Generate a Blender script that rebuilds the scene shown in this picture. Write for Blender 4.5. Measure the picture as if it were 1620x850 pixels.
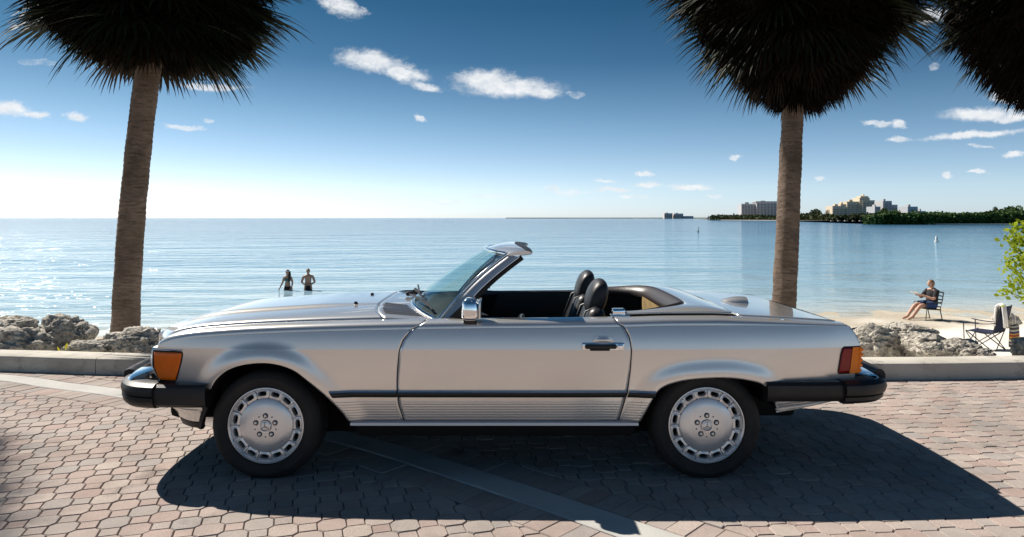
import bpy, bmesh, math, random
from mathutils import Vector, Matrix, noise
random.seed(7)
R = math.radians
for o in list(bpy.data.objects):
    bpy.data.objects.remove(o)
scene = bpy.context.scene
col = scene.collection

# ------------------------------------------------------------------ camera
FPX, HCAM = 1136.0, 1.45
cam_d = bpy.data.cameras.new('camera')
cam = bpy.data.objects.new('camera', cam_d)
col.objects.link(cam)
cam.location = (0, 0, HCAM)
cam.rotation_euler = (R(90), 0, 0)
cam_d.sensor_width = 36
cam_d.lens = 36 * FPX / 1620
cam_d.shift_y = -80 / 1620
cam_d.clip_start = 0.05
cam_d.clip_end = 60000
scene.camera = cam

# ------------------------------------------------------------------ light
SUN = Vector((-0.65, 0.54, 0.85)).normalized()      # direction towards the sun
SUN_EL = math.asin(SUN.z)
SUN_AZ = math.atan2(SUN.x, SUN.y)                   # clockwise from +Y
sun_d = bpy.data.lights.new('sun', 'SUN')
sun_d.energy = 5.0
sun_d.angle = R(0.5)
sun_d.color = (1.0, 0.93, 0.84)
sun = bpy.data.objects.new('sun', sun_d)
col.objects.link(sun)
sun.rotation_euler = (-SUN).to_track_quat('-Z', 'Y').to_euler()
sun.location = (-20, 20, 30)

scene.view_settings.view_transform = 'Standard'
scene.view_settings.look = 'None'
scene.view_settings.gamma = 1
scene.view_settings.exposure = 0.62
scene.view_settings.use_curve_mapping = False
scene.render.resolution_x = 1024
scene.render.resolution_y = 537
scene.render.engine = 'CYCLES'
scene.cycles.max_bounces = 8
scene.cycles.transparent_max_bounces = 12
scene.cycles.caustics_reflective = False
scene.cycles.caustics_refractive = False

world = bpy.data.worlds.new('World')
scene.world = world
world.use_nodes = True
wt = world.node_tree
wt.nodes.clear()
def wn(t, **k):
    n = wt.nodes.new(t)
    for a, b in k.items():
        setattr(n, a, b)
    return n
def wl(a, b):
    wt.links.new(a, b)
sky = wn('ShaderNodeTexSky', sky_type='NISHITA')
sky.sun_disc = False
sky.sun_elevation = SUN_EL
sky.sun_rotation = SUN_AZ
sky.altitude = 0
sky.air_density = 0.5
sky.dust_density = 0.4
sky.ozone_density = 2.0
tc = wn('ShaderNodeTexCoord')
sep = wn('ShaderNodeSeparateXYZ'); wl(tc.outputs['Generated'], sep.inputs[0])
# sky graded by height: darkened above the horizon, lifted overhead to fill shadows, all round
deep = wn('ShaderNodeValToRGB'); de = deep.color_ramp.elements
DEEP = [(0, (.90, .89, .92)), (.04, (.96, .92, .84)), (.127, (.56, .68, .64)), (.211, (.21, .39, .42)), (.283, (.115, .30, .345)), (.5, (.22, .42, .46)), (1, (.28, .46, .50))]
while len(de) < len(DEEP): de.new(.5)
for i, (q, c) in enumerate(DEEP): de[i].position = q; de[i].color = (*c, 1)
wl(sep.outputs['Z'], deep.inputs[0])
hsv = wn('ShaderNodeVectorMath', operation='MULTIPLY'); wl(sky.outputs[0], hsv.inputs[0]); wl(deep.outputs[0], hsv.inputs[1])
hs2 = wn('ShaderNodeVectorMath', operation='SCALE'); wl(hsv.outputs[0], hs2.inputs[0]); hs2.inputs['Scale'].default_value = 1.06
# clouds: directions projected on the vertical plane ahead (x/y, z/y), small fair-weather cumulus
def wm(op, a, b=None, clamp=False):
    n = wn('ShaderNodeMath', operation=op); n.use_clamp = clamp
    for i, v in enumerate((a, b)):
        if v is None: continue
        if isinstance(v, (int, float)): n.inputs[i].default_value = v
        else: wl(v, n.inputs[i])
    return n.outputs[0]
ysafe = wm('MAXIMUM', sep.outputs['Y'], 0.05)
uu = wm('DIVIDE', sep.outputs['X'], ysafe)
vv = wm('DIVIDE', sep.outputs['Z'], ysafe)
cmb = wn('ShaderNodeCombineXYZ'); wl(uu, cmb.inputs[0]); wl(vv, cmb.inputs[1])
def wnoise(scale, detail, rough, vec, sc=(1, 1, 1)):
    mp = wn('ShaderNodeMapping'); mp.inputs['Scale'].default_value = sc; wl(vec, mp.inputs[0])
    n = wn('ShaderNodeTexNoise'); n.inputs['Scale'].default_value = scale
    n.inputs['Detail'].default_value = detail; n.inputs['Roughness'].default_value = rough
    wl(mp.outputs[0], n.inputs['Vector'])
    return n
warp = wnoise(26, 9, 0.70, cmb.outputs[0], (1, 1.5, 1))
wsub = wn('ShaderNodeVectorMath', operation='SUBTRACT'); wl(warp.outputs['Color'], wsub.inputs[0]); wsub.inputs[1].default_value = (.5, .5, .5)
wsc = wn('ShaderNodeVectorMath', operation='MULTIPLY'); wl(wsub.outputs[0], wsc.inputs[0]); wsc.inputs[1].default_value = (.045, .022, 0)
wadd = wn('ShaderNodeVectorMath', operation='ADD'); wl(cmb.outputs[0], wadd.inputs[0]); wl(wsc.outputs[0], wadd.inputs[1])
CLOUDS = [  # px, py, half width, half height, slope, weight
 (537, 8, 42, 17, .45, 1), (577, 18, 9, 6, .3, .5), (590, 98, 62, 20, .16, 1), (640, 115, 45, 17, .3, 1), (676, 139, 26, 9, .2, .9),
 (770, 128, 60, 20, 0, 1), (800, 138, 92, 19, .05, 1), (850, 146, 45, 11, .05, 1), (910, 149, 14, 5, 0, .35), (665, 188, 15, 6, .4, .75),
 (14, 172, 40, 14, .1, 1), (58, 181, 28, 6, .05, .9), (122, 186, 20, 8, .1, .95), (290, 202, 34, 5, .05, .7), (330, 191, 10, 4, .1, .6), (335, 137, 60, 7, .05, .8),
 (1555, 182, 72, 12, .0, 1), (1600, 186, 60, 9, 0, 1), (1540, 214, 92, 7, -.08, 1), (1385, 195, 26, 5, .1, .7), (1422, 197, 16, 8, 0, .9),
 (1423, 220, 24, 5, 0, .85), (1548, 232, 20, 3, 0, .6), (1606, 245, 18, 6, 0, .9), (1026, 291, 25, 6, .05, .75), (968, 301, 36, 5, 0, .65), (1090, 296, 36, 6, .03, .8),
 (1020, 275, 22, 4, 0, .6), (870, 298, 22, 7, 0, .4), (900, 305, 30, 5, 0, .35), (1166, 250, 14, 4, 0, .6), (1498, 277, 10, 5, .2, .6), (1545, 272, 22, 4, 0, .6),
 (1590, 156, 30, 9, .2, .9), (1470, 25, 40, 14, 0, .9), (1000, 312, 30, 4, 0, .5), (1128, 309, 12, 3, 0, .5), (958, 288, 20, 3, 0, .5), (1295, 281, 12, 3, 0, .5),
 (1478, 103, 10, 6, 0, .5), (1380, 126, 14, 4, 0, .35), (60, 98, 30, 6, .1, .3), (780, 312, 40, 4, 0, .25), (700, 320, 50, 5, 0, .25),
 (1860, 150, 120, 16, .05, 1), (-220, 150, 120, 18, 0, 1), (-420, 90, 90, 14, .1, 1), (2150, 220, 140, 14, 0, 1)]
acc = None
for (px, py, hw, hh, sl, wgt) in CLOUDS:
    mp = wn('ShaderNodeMapping', vector_type='TEXTURE')
    mp.inputs['Location'].default_value = ((px - 810) / FPX, (345 - py) / FPX, 0)
    mp.inputs['Rotation'].default_value = (0, 0, -math.atan(sl))
    mp.inputs['Scale'].default_value = (hw / FPX, hh / FPX, 1)
    wl(wadd.outputs[0], mp.inputs[0])
    ln = wn('ShaderNodeVectorMath', operation='LENGTH'); wl(mp.outputs[0], ln.inputs[0])
    v = wm('SUBTRACT', 1.15, ln.outputs['Value'])
    v = wm('MINIMUM', v, min(1, wgt + (.22 if py > 240 else 0)) * 0.75)
    acc = v if acc is None else wm('MAXIMUM', acc, v)
fr = wnoise(55, 9, 0.70, cmb.outputs[0], (1, 1.6, 1))
acc = wm('ADD', acc, wm('MULTIPLY', wm('SUBTRACT', fr.outputs[0], .5), 1.05))
infront = wm('GREATER_THAN', sep.outputs['Y'], 0.06)
mask1 = wn('ShaderNodeMapRange', interpolation_type='SMOOTHSTEP'); wl(acc, mask1.inputs[0])
mask1.inputs[1].default_value = 0.0; mask1.inputs[2].default_value = 0.95
mfront = wm('MULTIPLY', mask1.outputs[0], infront)
# the same kind of scattered cumulus over the rest of the sky
zs = wm('MAXIMUM', sep.outputs['Z'], 0.06)
cmb2 = wn('ShaderNodeCombineXYZ'); wl(wm('DIVIDE', sep.outputs['X'], zs), cmb2.inputs[0]); wl(wm('DIVIDE', sep.outputs['Y'], zs), cmb2.inputs[1])
n2 = wnoise(0.9, 6, 0.6, cmb2.outputs[0])
mask2 = wn('ShaderNodeMapRange', interpolation_type='SMOOTHSTEP'); wl(n2.outputs[0], mask2.inputs[0])
mask2.inputs[1].default_value = 0.60; mask2.inputs[2].default_value = 0.72
behind = wm('LESS_THAN', sep.outputs['Y'], 0.06)
mback = wm('MULTIPLY', wm('MULTIPLY', mask2.outputs[0], behind), wm('GREATER_THAN', sep.outputs['Z'], 0.08))
mask = wm('MAXIMUM', mfront, mback)
cloudcol = wn('ShaderNodeMix', data_type='RGBA')
cshade = wnoise(45, 3, 0.5, cmb.outputs[0], (1, 2, 1))
wl(cshade.outputs[0], cloudcol.inputs['Factor'])
cloudcol.inputs['A'].default_value = (4.4, 4.7, 5.1, 1)
cloudcol.inputs['B'].default_value = (7.2, 7.2, 7.1, 1)
mixc = wn('ShaderNodeMix', data_type='RGBA')
wl(mask, mixc.inputs['Factor']); wl(hs2.outputs[0], mixc.inputs['A']); wl(cloudcol.outputs['Result'], mixc.inputs['B'])
bg = wn('ShaderNodeBackground'); bg.inputs['Strength'].default_value = 0.10
wl(mixc.outputs['Result'], bg.inputs['Color'])
wo = wn('ShaderNodeOutputWorld'); wl(bg.outputs[0], wo.inputs['Surface'])
world.cycles.sampling_method = 'MANUAL'
world.cycles.sample_map_resolution = 1024

# ------------------------------------------------------------------ helpers
def lerp(a, b, t): return a + (b - a) * t
def tab(T, x):
    if x <= T[0][0]: return T[0][1]
    for (a, b), (c, d) in zip(T, T[1:]):
        if x <= c:
            return b + (d - b) * (x - a) / (c - a)
    return T[-1][1]
def stab(T, x):                                     # smooth (Catmull-Rom) table
    n = len(T)
    if x <= T[0][0]: return T[0][1]
    if x >= T[-1][0]: return T[-1][1]
    for i in range(n - 1):
        if x <= T[i + 1][0]: break
    x0, y0 = T[i]; x1, y1 = T[i + 1]; h = x1 - x0
    m0 = (y1 - T[i - 1][1]) / (x1 - T[i - 1][0]) if i > 0 else (y1 - y0) / h
    m1 = (T[i + 2][1] - y0) / (T[i + 2][0] - x0) if i + 2 < n else (y1 - y0) / h
    t = (x - x0) / h
    return (2*t**3 - 3*t*t + 1)*y0 + (t**3 - 2*t*t + t)*h*m0 + (-2*t**3 + 3*t*t)*y1 + (t**3 - t*t)*h*m1
def sstep(a, b, x):
    t = max(0, min(1, (x - a) / (b - a))); return t * t * (3 - 2 * t)
def at(px, py, Y):                                  # photo position at depth Y -> world point
    return Vector(((px - 810) * Y / FPX, Y, HCAM - (py - 345) * Y / FPX))

def link(o, parent=None):
    col.objects.link(o)
    if parent is not None: o.parent = parent
    return o
def empty(name, loc=(0, 0, 0), rz=0, parent=None):
    o = bpy.data.objects.new(name, None); o.empty_display_size = 0.1
    o.location = loc; o.rotation_euler = (0, 0, rz)
    return link(o, parent)
def tag(o, label=None, cat=None, group=None, kind=None):
    if label: o['label'] = label
    if cat: o['category'] = cat
    if group: o['group'] = group
    if kind: o['kind'] = kind
    return o

class MB:
    def __init__(s): s.v = []; s.f = []; s.m = []
    def add(s, vs, fs, mi=0):
        b = len(s.v); s.v += [tuple(v) for v in vs]
        s.f += [tuple(i + b for i in f) for f in fs]; s.m += [mi] * len(fs)
        return s
    def grid(s, nu, nv, fn, mi=0, wu=False, wv=False, flip=False):
        vs = []
        for j in range(nv + 1 - (1 if wv else 0)):
            for i in range(nu + 1 - (1 if wu else 0)):
                vs.append(fn(i / nu, j / nv))
        W = nu + 1 - (1 if wu else 0); H = nv + 1 - (1 if wv else 0)
        fs = []
        for j in range(nv):
            for i in range(nu):
                a = j * W + i; b = j * W + (i + 1) % W; c = ((j + 1) % H) * W + (i + 1) % W; d = ((j + 1) % H) * W + i
                fs.append((a, d, c, b) if flip else (a, b, c, d))
        return s.add(vs, fs, mi)
    def box(s, c, d, rot=None, mi=0):
        x, y, z = d[0] / 2, d[1] / 2, d[2] / 2
        P = [Vector(p) for p in ((-x,-y,-z),(x,-y,-z),(x,y,-z),(-x,y,-z),(-x,-y,z),(x,-y,z),(x,y,z),(-x,y,z))]
        if rot is not None: P = [rot @ p for p in P]
        return s.add([p + Vector(c) for p in P], [(0,3,2,1),(4,5,6,7),(0,1,5,4),(1,2,6,5),(2,3,7,6),(3,0,4,7)], mi)
    def rbox(s, c, d, r=0.01, seg=2, rot=None, mi=0, taper=None):
        bm = bmesh.new(); bmesh.ops.create_cube(bm, size=1)
        for v in bm.verts:
            v.co = Vector((v.co.x * d[0], v.co.y * d[1], v.co.z * d[2]))
            if taper and v.co.z > 0: v.co.x *= taper[0]; v.co.y *= taper[1]
        bmesh.ops.bevel(bm, geom=list(bm.edges), offset=r, segments=seg, affect='EDGES', profile=0.5)
        bm.verts.index_update()
        vs = [(rot @ v.co if rot is not None else v.co.copy()) + Vector(c) for v in bm.verts]
        fs = [tuple(v.index for v in f.verts) for f in bm.faces]
        bm.free()
        return s.add(vs, fs, mi)
    def tube(s, pts, rad, n=8, mi=0, caps=True, flat=None):
        pts = [Vector(p) for p in pts]
        if isinstance(rad, (int, float)): rad = [rad] * len(pts)
        rings = []; up = Vector((0, 0, 1))
        for k, p in enumerate(pts):
            t = (pts[min(k + 1, len(pts) - 1)] - pts[max(k - 1, 0)]).normalized()
            a = t.cross(up)
            if a.length < 1e-3: a = t.cross(Vector((0, 1, 0)))
            a.normalize(); b = a.cross(t).normalized()
            rings.append([p + (a * math.cos(2*math.pi*i/n) + b * math.sin(2*math.pi*i/n) * (flat or 1)) * rad[k] for i in range(n)])
        vs = [v for r in rings for v in r]; fs = []
        for k in range(len(pts) - 1):
            for i in range(n):
                fs.append((k*n + i, k*n + (i+1) % n, (k+1)*n + (i+1) % n, (k+1)*n + i))
        if caps:
            fs.append(tuple(range(n))[::-1]); fs.append(tuple((len(pts)-1)*n + i for i in range(n)))
        return s.add(vs, fs, mi)
    def lathe(s, prof, n=32, axis='Z', c=(0, 0, 0), mi=0, arc=2*math.pi):
        vs = []; full = abs(arc - 2*math.pi) < 1e-6; m = n if full else n + 1
        for r, h in prof:
            for i in range(m):
                a = arc * i / n
                p = (r*math.cos(a), r*math.sin(a), h)
                if axis == 'Y': p = (p[0], -h, p[1])        # +h points to -Y
                vs.append(Vector(p) + Vector(c))
        fs = []
        for k in range(len(prof) - 1):
            for i in range(n):
                j = (i + 1) % m if full else i + 1
                fs.append((k*m + i, k*m + j, (k+1)*m + j, (k+1)*m + i))
        return s.add(vs, fs, mi)
    def build(s, name, mat, parent=None, smooth=None, solid=None, bevel=None, loc=None):
        me = bpy.data.meshes.new(name)
        me.from_pydata(s.v, [], s.f)
        for mm in (mat if isinstance(mat, (list, tuple)) else [mat]): me.materials.append(mm)
        if any(s.m): me.polygons.foreach_set('material_index', s.m)
        if smooth is not None:
            me.shade_smooth()
            if smooth < 179: me.set_sharp_from_angle(angle=R(smooth))
        me.update()
        o = bpy.data.objects.new(name, me); link(o, parent)
        if loc is not None: o.location = loc
        if solid:
            md = o.modifiers.new('solid', 'SOLIDIFY'); md.thickness = solid; md.offset = -1
        if bevel:
            md = o.modifiers.new('bevel', 'BEVEL'); md.width = bevel; md.segments = 2; md.limit_method = 'ANGLE'; md.angle_limit = R(40)
        return o
def fixn(o):                                        # consistent outward normals on closed meshes
    bm = bmesh.new(); bm.from_mesh(o.data); bmesh.ops.recalc_face_normals(bm, faces=bm.faces); bm.to_mesh(o.data); bm.free()
    return o

# ------------------------------------------------------------------ materials
def mat(name, base=(.5, .5, .5), rough=.5, metal=0, spec=.5, coat=0, coat_r=.03, var=None, bump=None, trans=None, emit=None, rvar=None, sheen=0):
    m = bpy.data.materials.new(name); m.use_nodes = True
    nt = m.node_tree; p = nt.nodes['Principled BSDF']
    p.inputs['Base Color'].default_value = (*base, 1); p.inputs['Roughness'].default_value = rough
    p.inputs['Metallic'].default_value = metal; p.inputs['Specular IOR Level'].default_value = spec
    p.inputs['Coat Weight'].default_value = coat; p.inputs['Coat Roughness'].default_value = coat_r
    if sheen: p.inputs['Sheen Weight'].default_value = sheen
    tcn = nt.nodes.new('ShaderNodeTexCoord')
    if var:      # (scale, colour2, detail, lo, hi)
        n = nt.nodes.new('ShaderNodeTexNoise'); n.inputs['Scale'].default_value = var[0]; n.inputs['Detail'].default_value = var[2] if len(var) > 2 else 5
        nt.links.new(tcn.outputs['Object'], n.inputs['Vector'])
        r = nt.nodes.new('ShaderNodeMapRange'); r.inputs[1].default_value = var[3] if len(var) > 3 else .35; r.inputs[2].default_value = var[4] if len(var) > 4 else .65
        nt.links.new(n.outputs[0], r.inputs[0])
        mx = nt.nodes.new('ShaderNodeMix'); mx.data_type = 'RGBA'
        mx.inputs['A'].default_value = (*base, 1); mx.inputs['B'].default_value = (*var[1], 1)
        nt.links.new(r.outputs[0], mx.inputs['Factor']); nt.links.new(mx.outputs['Result'], p.inputs['Base Color'])
    if rvar:     # (scale, lo, hi)
        n = nt.nodes.new('ShaderNodeTexNoise'); n.inputs['Scale'].default_value = rvar[0]; n.inputs['Detail'].default_value = 6
        nt.links.new(tcn.outputs['Object'], n.inputs['Vector'])
        r = nt.nodes.new('ShaderNodeMapRange'); r.inputs[1].default_value = .3; r.inputs[2].default_value = .7; r.inputs[3].default_value = rvar[1]; r.inputs[4].default_value = rvar[2]
        nt.links.new(n.outputs[0], r.inputs[0]); nt.links.new(r.outputs[0], p.inputs['Roughness'])
    if bump:     # (scale, strength, distance)
        n = nt.nodes.new('ShaderNodeTexNoise'); n.inputs['Scale'].default_value = bump[0]; n.inputs['Detail'].default_value = 6; n.inputs['Roughness'].default_value = .65
        nt.links.new(tcn.outputs['Object'], n.inputs['Vector'])
        b = nt.nodes.new('ShaderNodeBump'); b.inputs['Strength'].default_value = bump[1]; b.inputs['Distance'].default_value = bump[2]
        nt.links.new(n.outputs[0], b.inputs['Height']); nt.links.new(b.outputs[0], p.inputs['Normal'])
    return m
M = {}
M['paint'] = mat('silver_beige_metallic_paint', (.75, .73, .70), .27, .68, .5, 1.0, .02, var=(900, (.68, .66, .63), 1), bump=(1.6, .012, .02))
M['chrome'] = mat('chrome', (.82, .83, .85), .06, 1.0)
M['brushed'] = mat('satin_bright_trim', (.62, .64, .67), .22, 1.0)
M['alloy'] = mat('alloy_wheel_silver', (.74, .74, .74), .34, .60, .5, .6, .08, rvar=(14, .26, .38))
M['rubber'] = mat('black_bumper_rubber', (.013, .013, .014), .42, 0, .4, bump=(90, .15, .003), rvar=(9, .36, .55))
M['tyre'] = mat('tyre_rubber', (.016, .016, .017), .72, 0, .3, var=(7, (.03, .028, .026)), bump=(60, .2, .004))
M['black'] = mat('matt_black_underbody', (.008, .008, .008), .8, 0, .2)
M['leather'] = mat('black_leather', (.012, .012, .014), .42, 0, .45, bump=(70, .35, .004), rvar=(12, .36, .52))
M['piping'] = mat('seat_piping', (.10, .10, .11), .4)
M['vinyl'] = mat('black_vinyl', (.010, .011, .012), .5, 0, .4, bump=(120, .2, .003))
M['brown_pad'] = mat('dark_brown_padded_leather', (.030, .021, .018), .42, 0, .5, bump=(60, .3, .004))
M['wood'] = mat('tan_carpet_panel', (.36, .24, .09), .8, var=(12, (.22, .15, .06)))
M['carpet'] = mat('dark_carpet', (.012, .012, .013), .95)
M['seal'] = mat('black_rubber_seal', (.006, .006, .006), .7)
def glass_mat(name, tint, refl=.9):
    m = bpy.data.materials.new(name); m.use_nodes = True; nt = m.node_tree; nt.nodes.clear()
    tr = nt.nodes.new('ShaderNodeBsdfTransparent'); tr.inputs[0].default_value = (*tint, 1)
    gl = nt.nodes.new('ShaderNodeBsdfGlossy'); gl.inputs['Roughness'].default_value = .01; gl.inputs[0].default_value = (refl, refl, refl, 1)
    fr = nt.nodes.new('ShaderNodeFresnel'); fr.inputs[0].default_value = 1.52
    mul = nt.nodes.new('ShaderNodeMath'); mul.operation = 'MULTIPLY'; mul.inputs[1].default_value = .28; mul.use_clamp = True
    nt.links.new(fr.outputs[0], mul.inputs[0])
    mx = nt.nodes.new('ShaderNodeMixShader'); nt.links.new(mul.outputs[0], mx.inputs[0]); nt.links.new(tr.outputs[0], mx.inputs[1]); nt.links.new(gl.outputs[0], mx.inputs[2])
    out = nt.nodes.new('ShaderNodeOutputMaterial'); nt.links.new(mx.outputs[0], out.inputs[0])
    return m
M['glass'] = glass_mat('tinted_windscreen_glass', (.80, .93, .93))
M['clear'] = mat('clear_lamp_glass', (.75, .78, .8), .12, 0, .6, .8)
def lens_mat(name, base, stripe, scale):
    m = mat(name, base, .22, 0, .3, .18)
    nt = m.node_tree; p = nt.nodes['Principled BSDF']
    tcn = nt.nodes.new('ShaderNodeTexCoord')
    w = nt.nodes.new('ShaderNodeTexWave'); w.wave_type = 'BANDS'; w.bands_direction = 'X'; w.inputs['Scale'].default_value = scale; w.inputs['Distortion'].default_value = .4
    nt.links.new(tcn.outputs['Object'], w.inputs['Vector'])
    n = nt.nodes.new('ShaderNodeTexNoise'); n.inputs['Scale'].default_value = 18; nt.links.new(tcn.outputs['Object'], n.inputs['Vector'])
    ad = nt.nodes.new('ShaderNodeMath'); ad.operation = 'MULTIPLY'; nt.links.new(w.outputs['Fac'], ad.inputs[0]); nt.links.new(n.outputs[0], ad.inputs[1])
    mx = nt.nodes.new('ShaderNodeMix'); mx.data_type = 'RGBA'; mx.inputs['A'].default_value = (*base, 1); mx.inputs['B'].default_value = (*stripe, 1)
    nt.links.new(ad.outputs[0], mx.inputs['Factor']); nt.links.new(mx.outputs['Result'], p.inputs['Base Color'])
    b = nt.nodes.new('ShaderNodeBump'); b.inputs['Strength'].default_value = .5; b.inputs['Distance'].default_value = .003
    nt.links.new(w.outputs['Fac'], b.inputs['Height']); nt.links.new(b.outputs[0], p.inputs['Normal'])
    return m
M['amber'] = lens_mat('amber_lens', (.92, .19, .004), (.62, .09, .002), 55)
M['amber2'] = lens_mat('orange_lens', (.98, .27, .006), (.85, .15, .003), 40)
M['red'] = lens_mat('red_lens', (.34, .012, .012), (.16, .005, .005), 55)
M['sill'] = mat('satin_silver_sill', (.62, .63, .66), .42, .35)
M['silverdark'] = mat('grey_vent', (.10, .10, .11), .4, .4)

# ---------------- sand, concrete, water, bark, rock, leaves
M['concrete'] = mat('kerb_concrete', (.56, .525, .46), .85, 0, .25, var=(2.2, (.42, .39, .34), 9, .3, .75), bump=(35, .35, .012))
def stain(m, scale, colr, lo, hi, stretch=(1, 1, 1)):
    nt = m.node_tree; p = nt.nodes['Principled BSDF']; src = p.inputs['Base Color'].links[0].from_socket
    tcn = nt.nodes.new('ShaderNodeTexCoord'); mp = nt.nodes.new('ShaderNodeMapping'); mp.inputs['Scale'].default_value = stretch
    nt.links.new(tcn.outputs['Object'], mp.inputs[0])
    n = nt.nodes.new('ShaderNodeTexNoise'); n.inputs['Scale'].default_value = scale; n.inputs['Detail'].default_value = 10; n.inputs['Roughness'].default_value = .7
    nt.links.new(mp.outputs[0], n.inputs['Vector'])
    r = nt.nodes.new('ShaderNodeMapRange'); r.inputs[1].default_value = lo; r.inputs[2].default_value = hi; nt.links.new(n.outputs[0], r.inputs[0])
    mx = nt.nodes.new('ShaderNodeMix'); mx.data_type = 'RGBA'; nt.links.new(r.outputs[0], mx.inputs['Factor']); nt.links.new(src, mx.inputs['A']); mx.inputs['B'].default_value = (*colr, 1)
    nt.links.new(mx.outputs['Result'], p.inputs['Base Color'])
stain(M['concrete'], 4, (.16, .15, .13), .56, .74)
stain(M['concrete'], 1.1, (.30, .28, .24), .50, .70, (1, 1, 3))
M['strip'] = mat('edging_concrete', (.47, .46, .43), .8, 0, .25, var=(3, (.38, .37, .35), 8), bump=(50, .3, .006))
stain(M['strip'], 9, (.25, .24, .22), .62, .75)
M['sand'] = mat('white_sand', (.74, .70, .63), .95, 0, .1, var=(.7, (.64, .59, .51), 8), bump=(6, .6, .06))
stain(M['sand'], 1.6, (.36, .29, .20), .60, .74)
def wet(m):                                          # damp sand just above the water line
    nt = m.node_tree; p = nt.nodes['Principled BSDF']; src = p.inputs['Base Color'].links[0].from_socket
    ge = nt.nodes.new('ShaderNodeNewGeometry'); sp = nt.nodes.new('ShaderNodeSeparateXYZ'); nt.links.new(ge.outputs['Position'], sp.inputs[0])
    r = nt.nodes.new('ShaderNodeMapRange'); r.inputs[1].default_value = -1.64; r.inputs[2].default_value = -1.69; nt.links.new(sp.outputs['Z'], r.inputs[0])
    mx = nt.nodes.new('ShaderNodeMix'); mx.data_type = 'RGBA'; nt.links.new(r.outputs[0], mx.inputs['Factor']); nt.links.new(src, mx.inputs['A']); mx.inputs['B'].default_value = (.42, .37, .29, 1)
    nt.links.new(mx.outputs['Result'], p.inputs['Base Color'])
wet(M['sand'])
M['joint'] = mat('joint_sand', (.24, .205, .175), .95, 0, .1, var=(5, (.08, .07, .06), 8))
M['outer'] = mat('outer_paving', (.30, .24, .21), .9, 0, .2, var=(4, (.24, .19, .17), 8))

def paver_mat(name, cols):
    m = mat(name, cols[0], .88, 0, .2); nt = m.node_tree; p = nt.nodes['Principled BSDF']
    oi = nt.nodes.new('ShaderNodeObjectInfo'); ge = nt.nodes.new('ShaderNodeNewGeometry')
    ad = nt.nodes.new('ShaderNodeMath'); ad.operation = 'ADD'; nt.links.new(oi.outputs['Random'], ad.inputs[0]); nt.links.new(ge.outputs['Random Per Island'], ad.inputs[1])
    fr = nt.nodes.new('ShaderNodeMath'); fr.operation = 'FRACT'; nt.links.new(ad.outputs[0], fr.inputs[0])
    cr = nt.nodes.new('ShaderNodeValToRGB'); cr.color_ramp.interpolation = 'LINEAR'
    els = cr.color_ramp.elements
    while len(els) < len(cols): els.new(.5)
    for i, c in enumerate(cols): els[i].position = i / (len(cols) - 1); els[i].color = (*c, 1)
    nt.links.new(fr.outputs[0], cr.inputs[0])
    n = nt.nodes.new('ShaderNodeTexNoise'); n.inputs['Scale'].default_value = 260; n.inputs['Detail'].default_value = 3
    nt.links.new(ge.outputs['Position'], n.inputs['Vector'])
    n2 = nt.nodes.new('ShaderNodeTexNoise'); n2.inputs['Scale'].default_value = 1.3; n2.inputs['Detail'].default_value = 8; n2.inputs['Roughness'].default_value = .65
    nt.links.new(ge.outputs['Position'], n2.inputs['Vector'])
    r = nt.nodes.new('ShaderNodeMapRange'); r.inputs[1].default_value = .3; r.inputs[2].default_value = .72; r.inputs[3].default_value = .72; r.inputs[4].default_value = 1.3
    nt.links.new(n.outputs[0], r.inputs[0])
    r2 = nt.nodes.new('ShaderNodeMapRange'); r2.inputs[1].default_value = .3; r2.inputs[2].default_value = .7; r2.inputs[3].default_value = .68; r2.inputs[4].default_value = 1.18
    nt.links.new(n2.outputs[0], r2.inputs[0])
    mu = nt.nodes.new('ShaderNodeMath'); mu.operation = 'MULTIPLY'; nt.links.new(r.outputs[0], mu.inputs[0]); nt.links.new(r2.outputs[0], mu.inputs[1])
    mx = nt.nodes.new('ShaderNodeVectorMath'); mx.operation = 'SCALE'; nt.links.new(cr.outputs[0], mx.inputs[0]); nt.links.new(mu.outputs[0], mx.inputs['Scale'])
    n3 = nt.nodes.new('ShaderNodeTexNoise'); n3.inputs['Scale'].default_value = 2.1; n3.inputs['Detail'].default_value = 10; n3.inputs['Roughness'].default_value = .6
    nt.links.new(ge.outputs['Position'], n3.inputs['Vector'])
    r3 = nt.nodes.new('ShaderNodeMapRange'); r3.inputs[1].default_value = .60; r3.inputs[2].default_value = .72; r3.inputs[3].default_value = 1; r3.inputs[4].default_value = .55
    nt.links.new(n3.outputs[0], r3.inputs[0])
    mx3 = nt.nodes.new('ShaderNodeVectorMath'); mx3.operation = 'SCALE'; nt.links.new(mx.outputs[0], mx3.inputs[0]); nt.links.new(r3.outputs[0], mx3.inputs['Scale'])
    nt.links.new(mx3.outputs[0], p.inputs['Base Color'])
    b = nt.nodes.new('ShaderNodeBump'); b.inputs['Strength'].default_value = .45; b.inputs['Distance'].default_value = .003
    nt.links.new(n.outputs[0], b.inputs['Height']); nt.links.new(b.outputs[0], p.inputs['Normal'])
    return m
M['paver'] = paver_mat('weathered_pavers', [(.39, .32, .283), (.32, .288, .265), (.395, .308, .268), (.345, .305, .276), (.415, .352, .308), (.345, .262, .23), (.37, .32, .287)])

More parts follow.
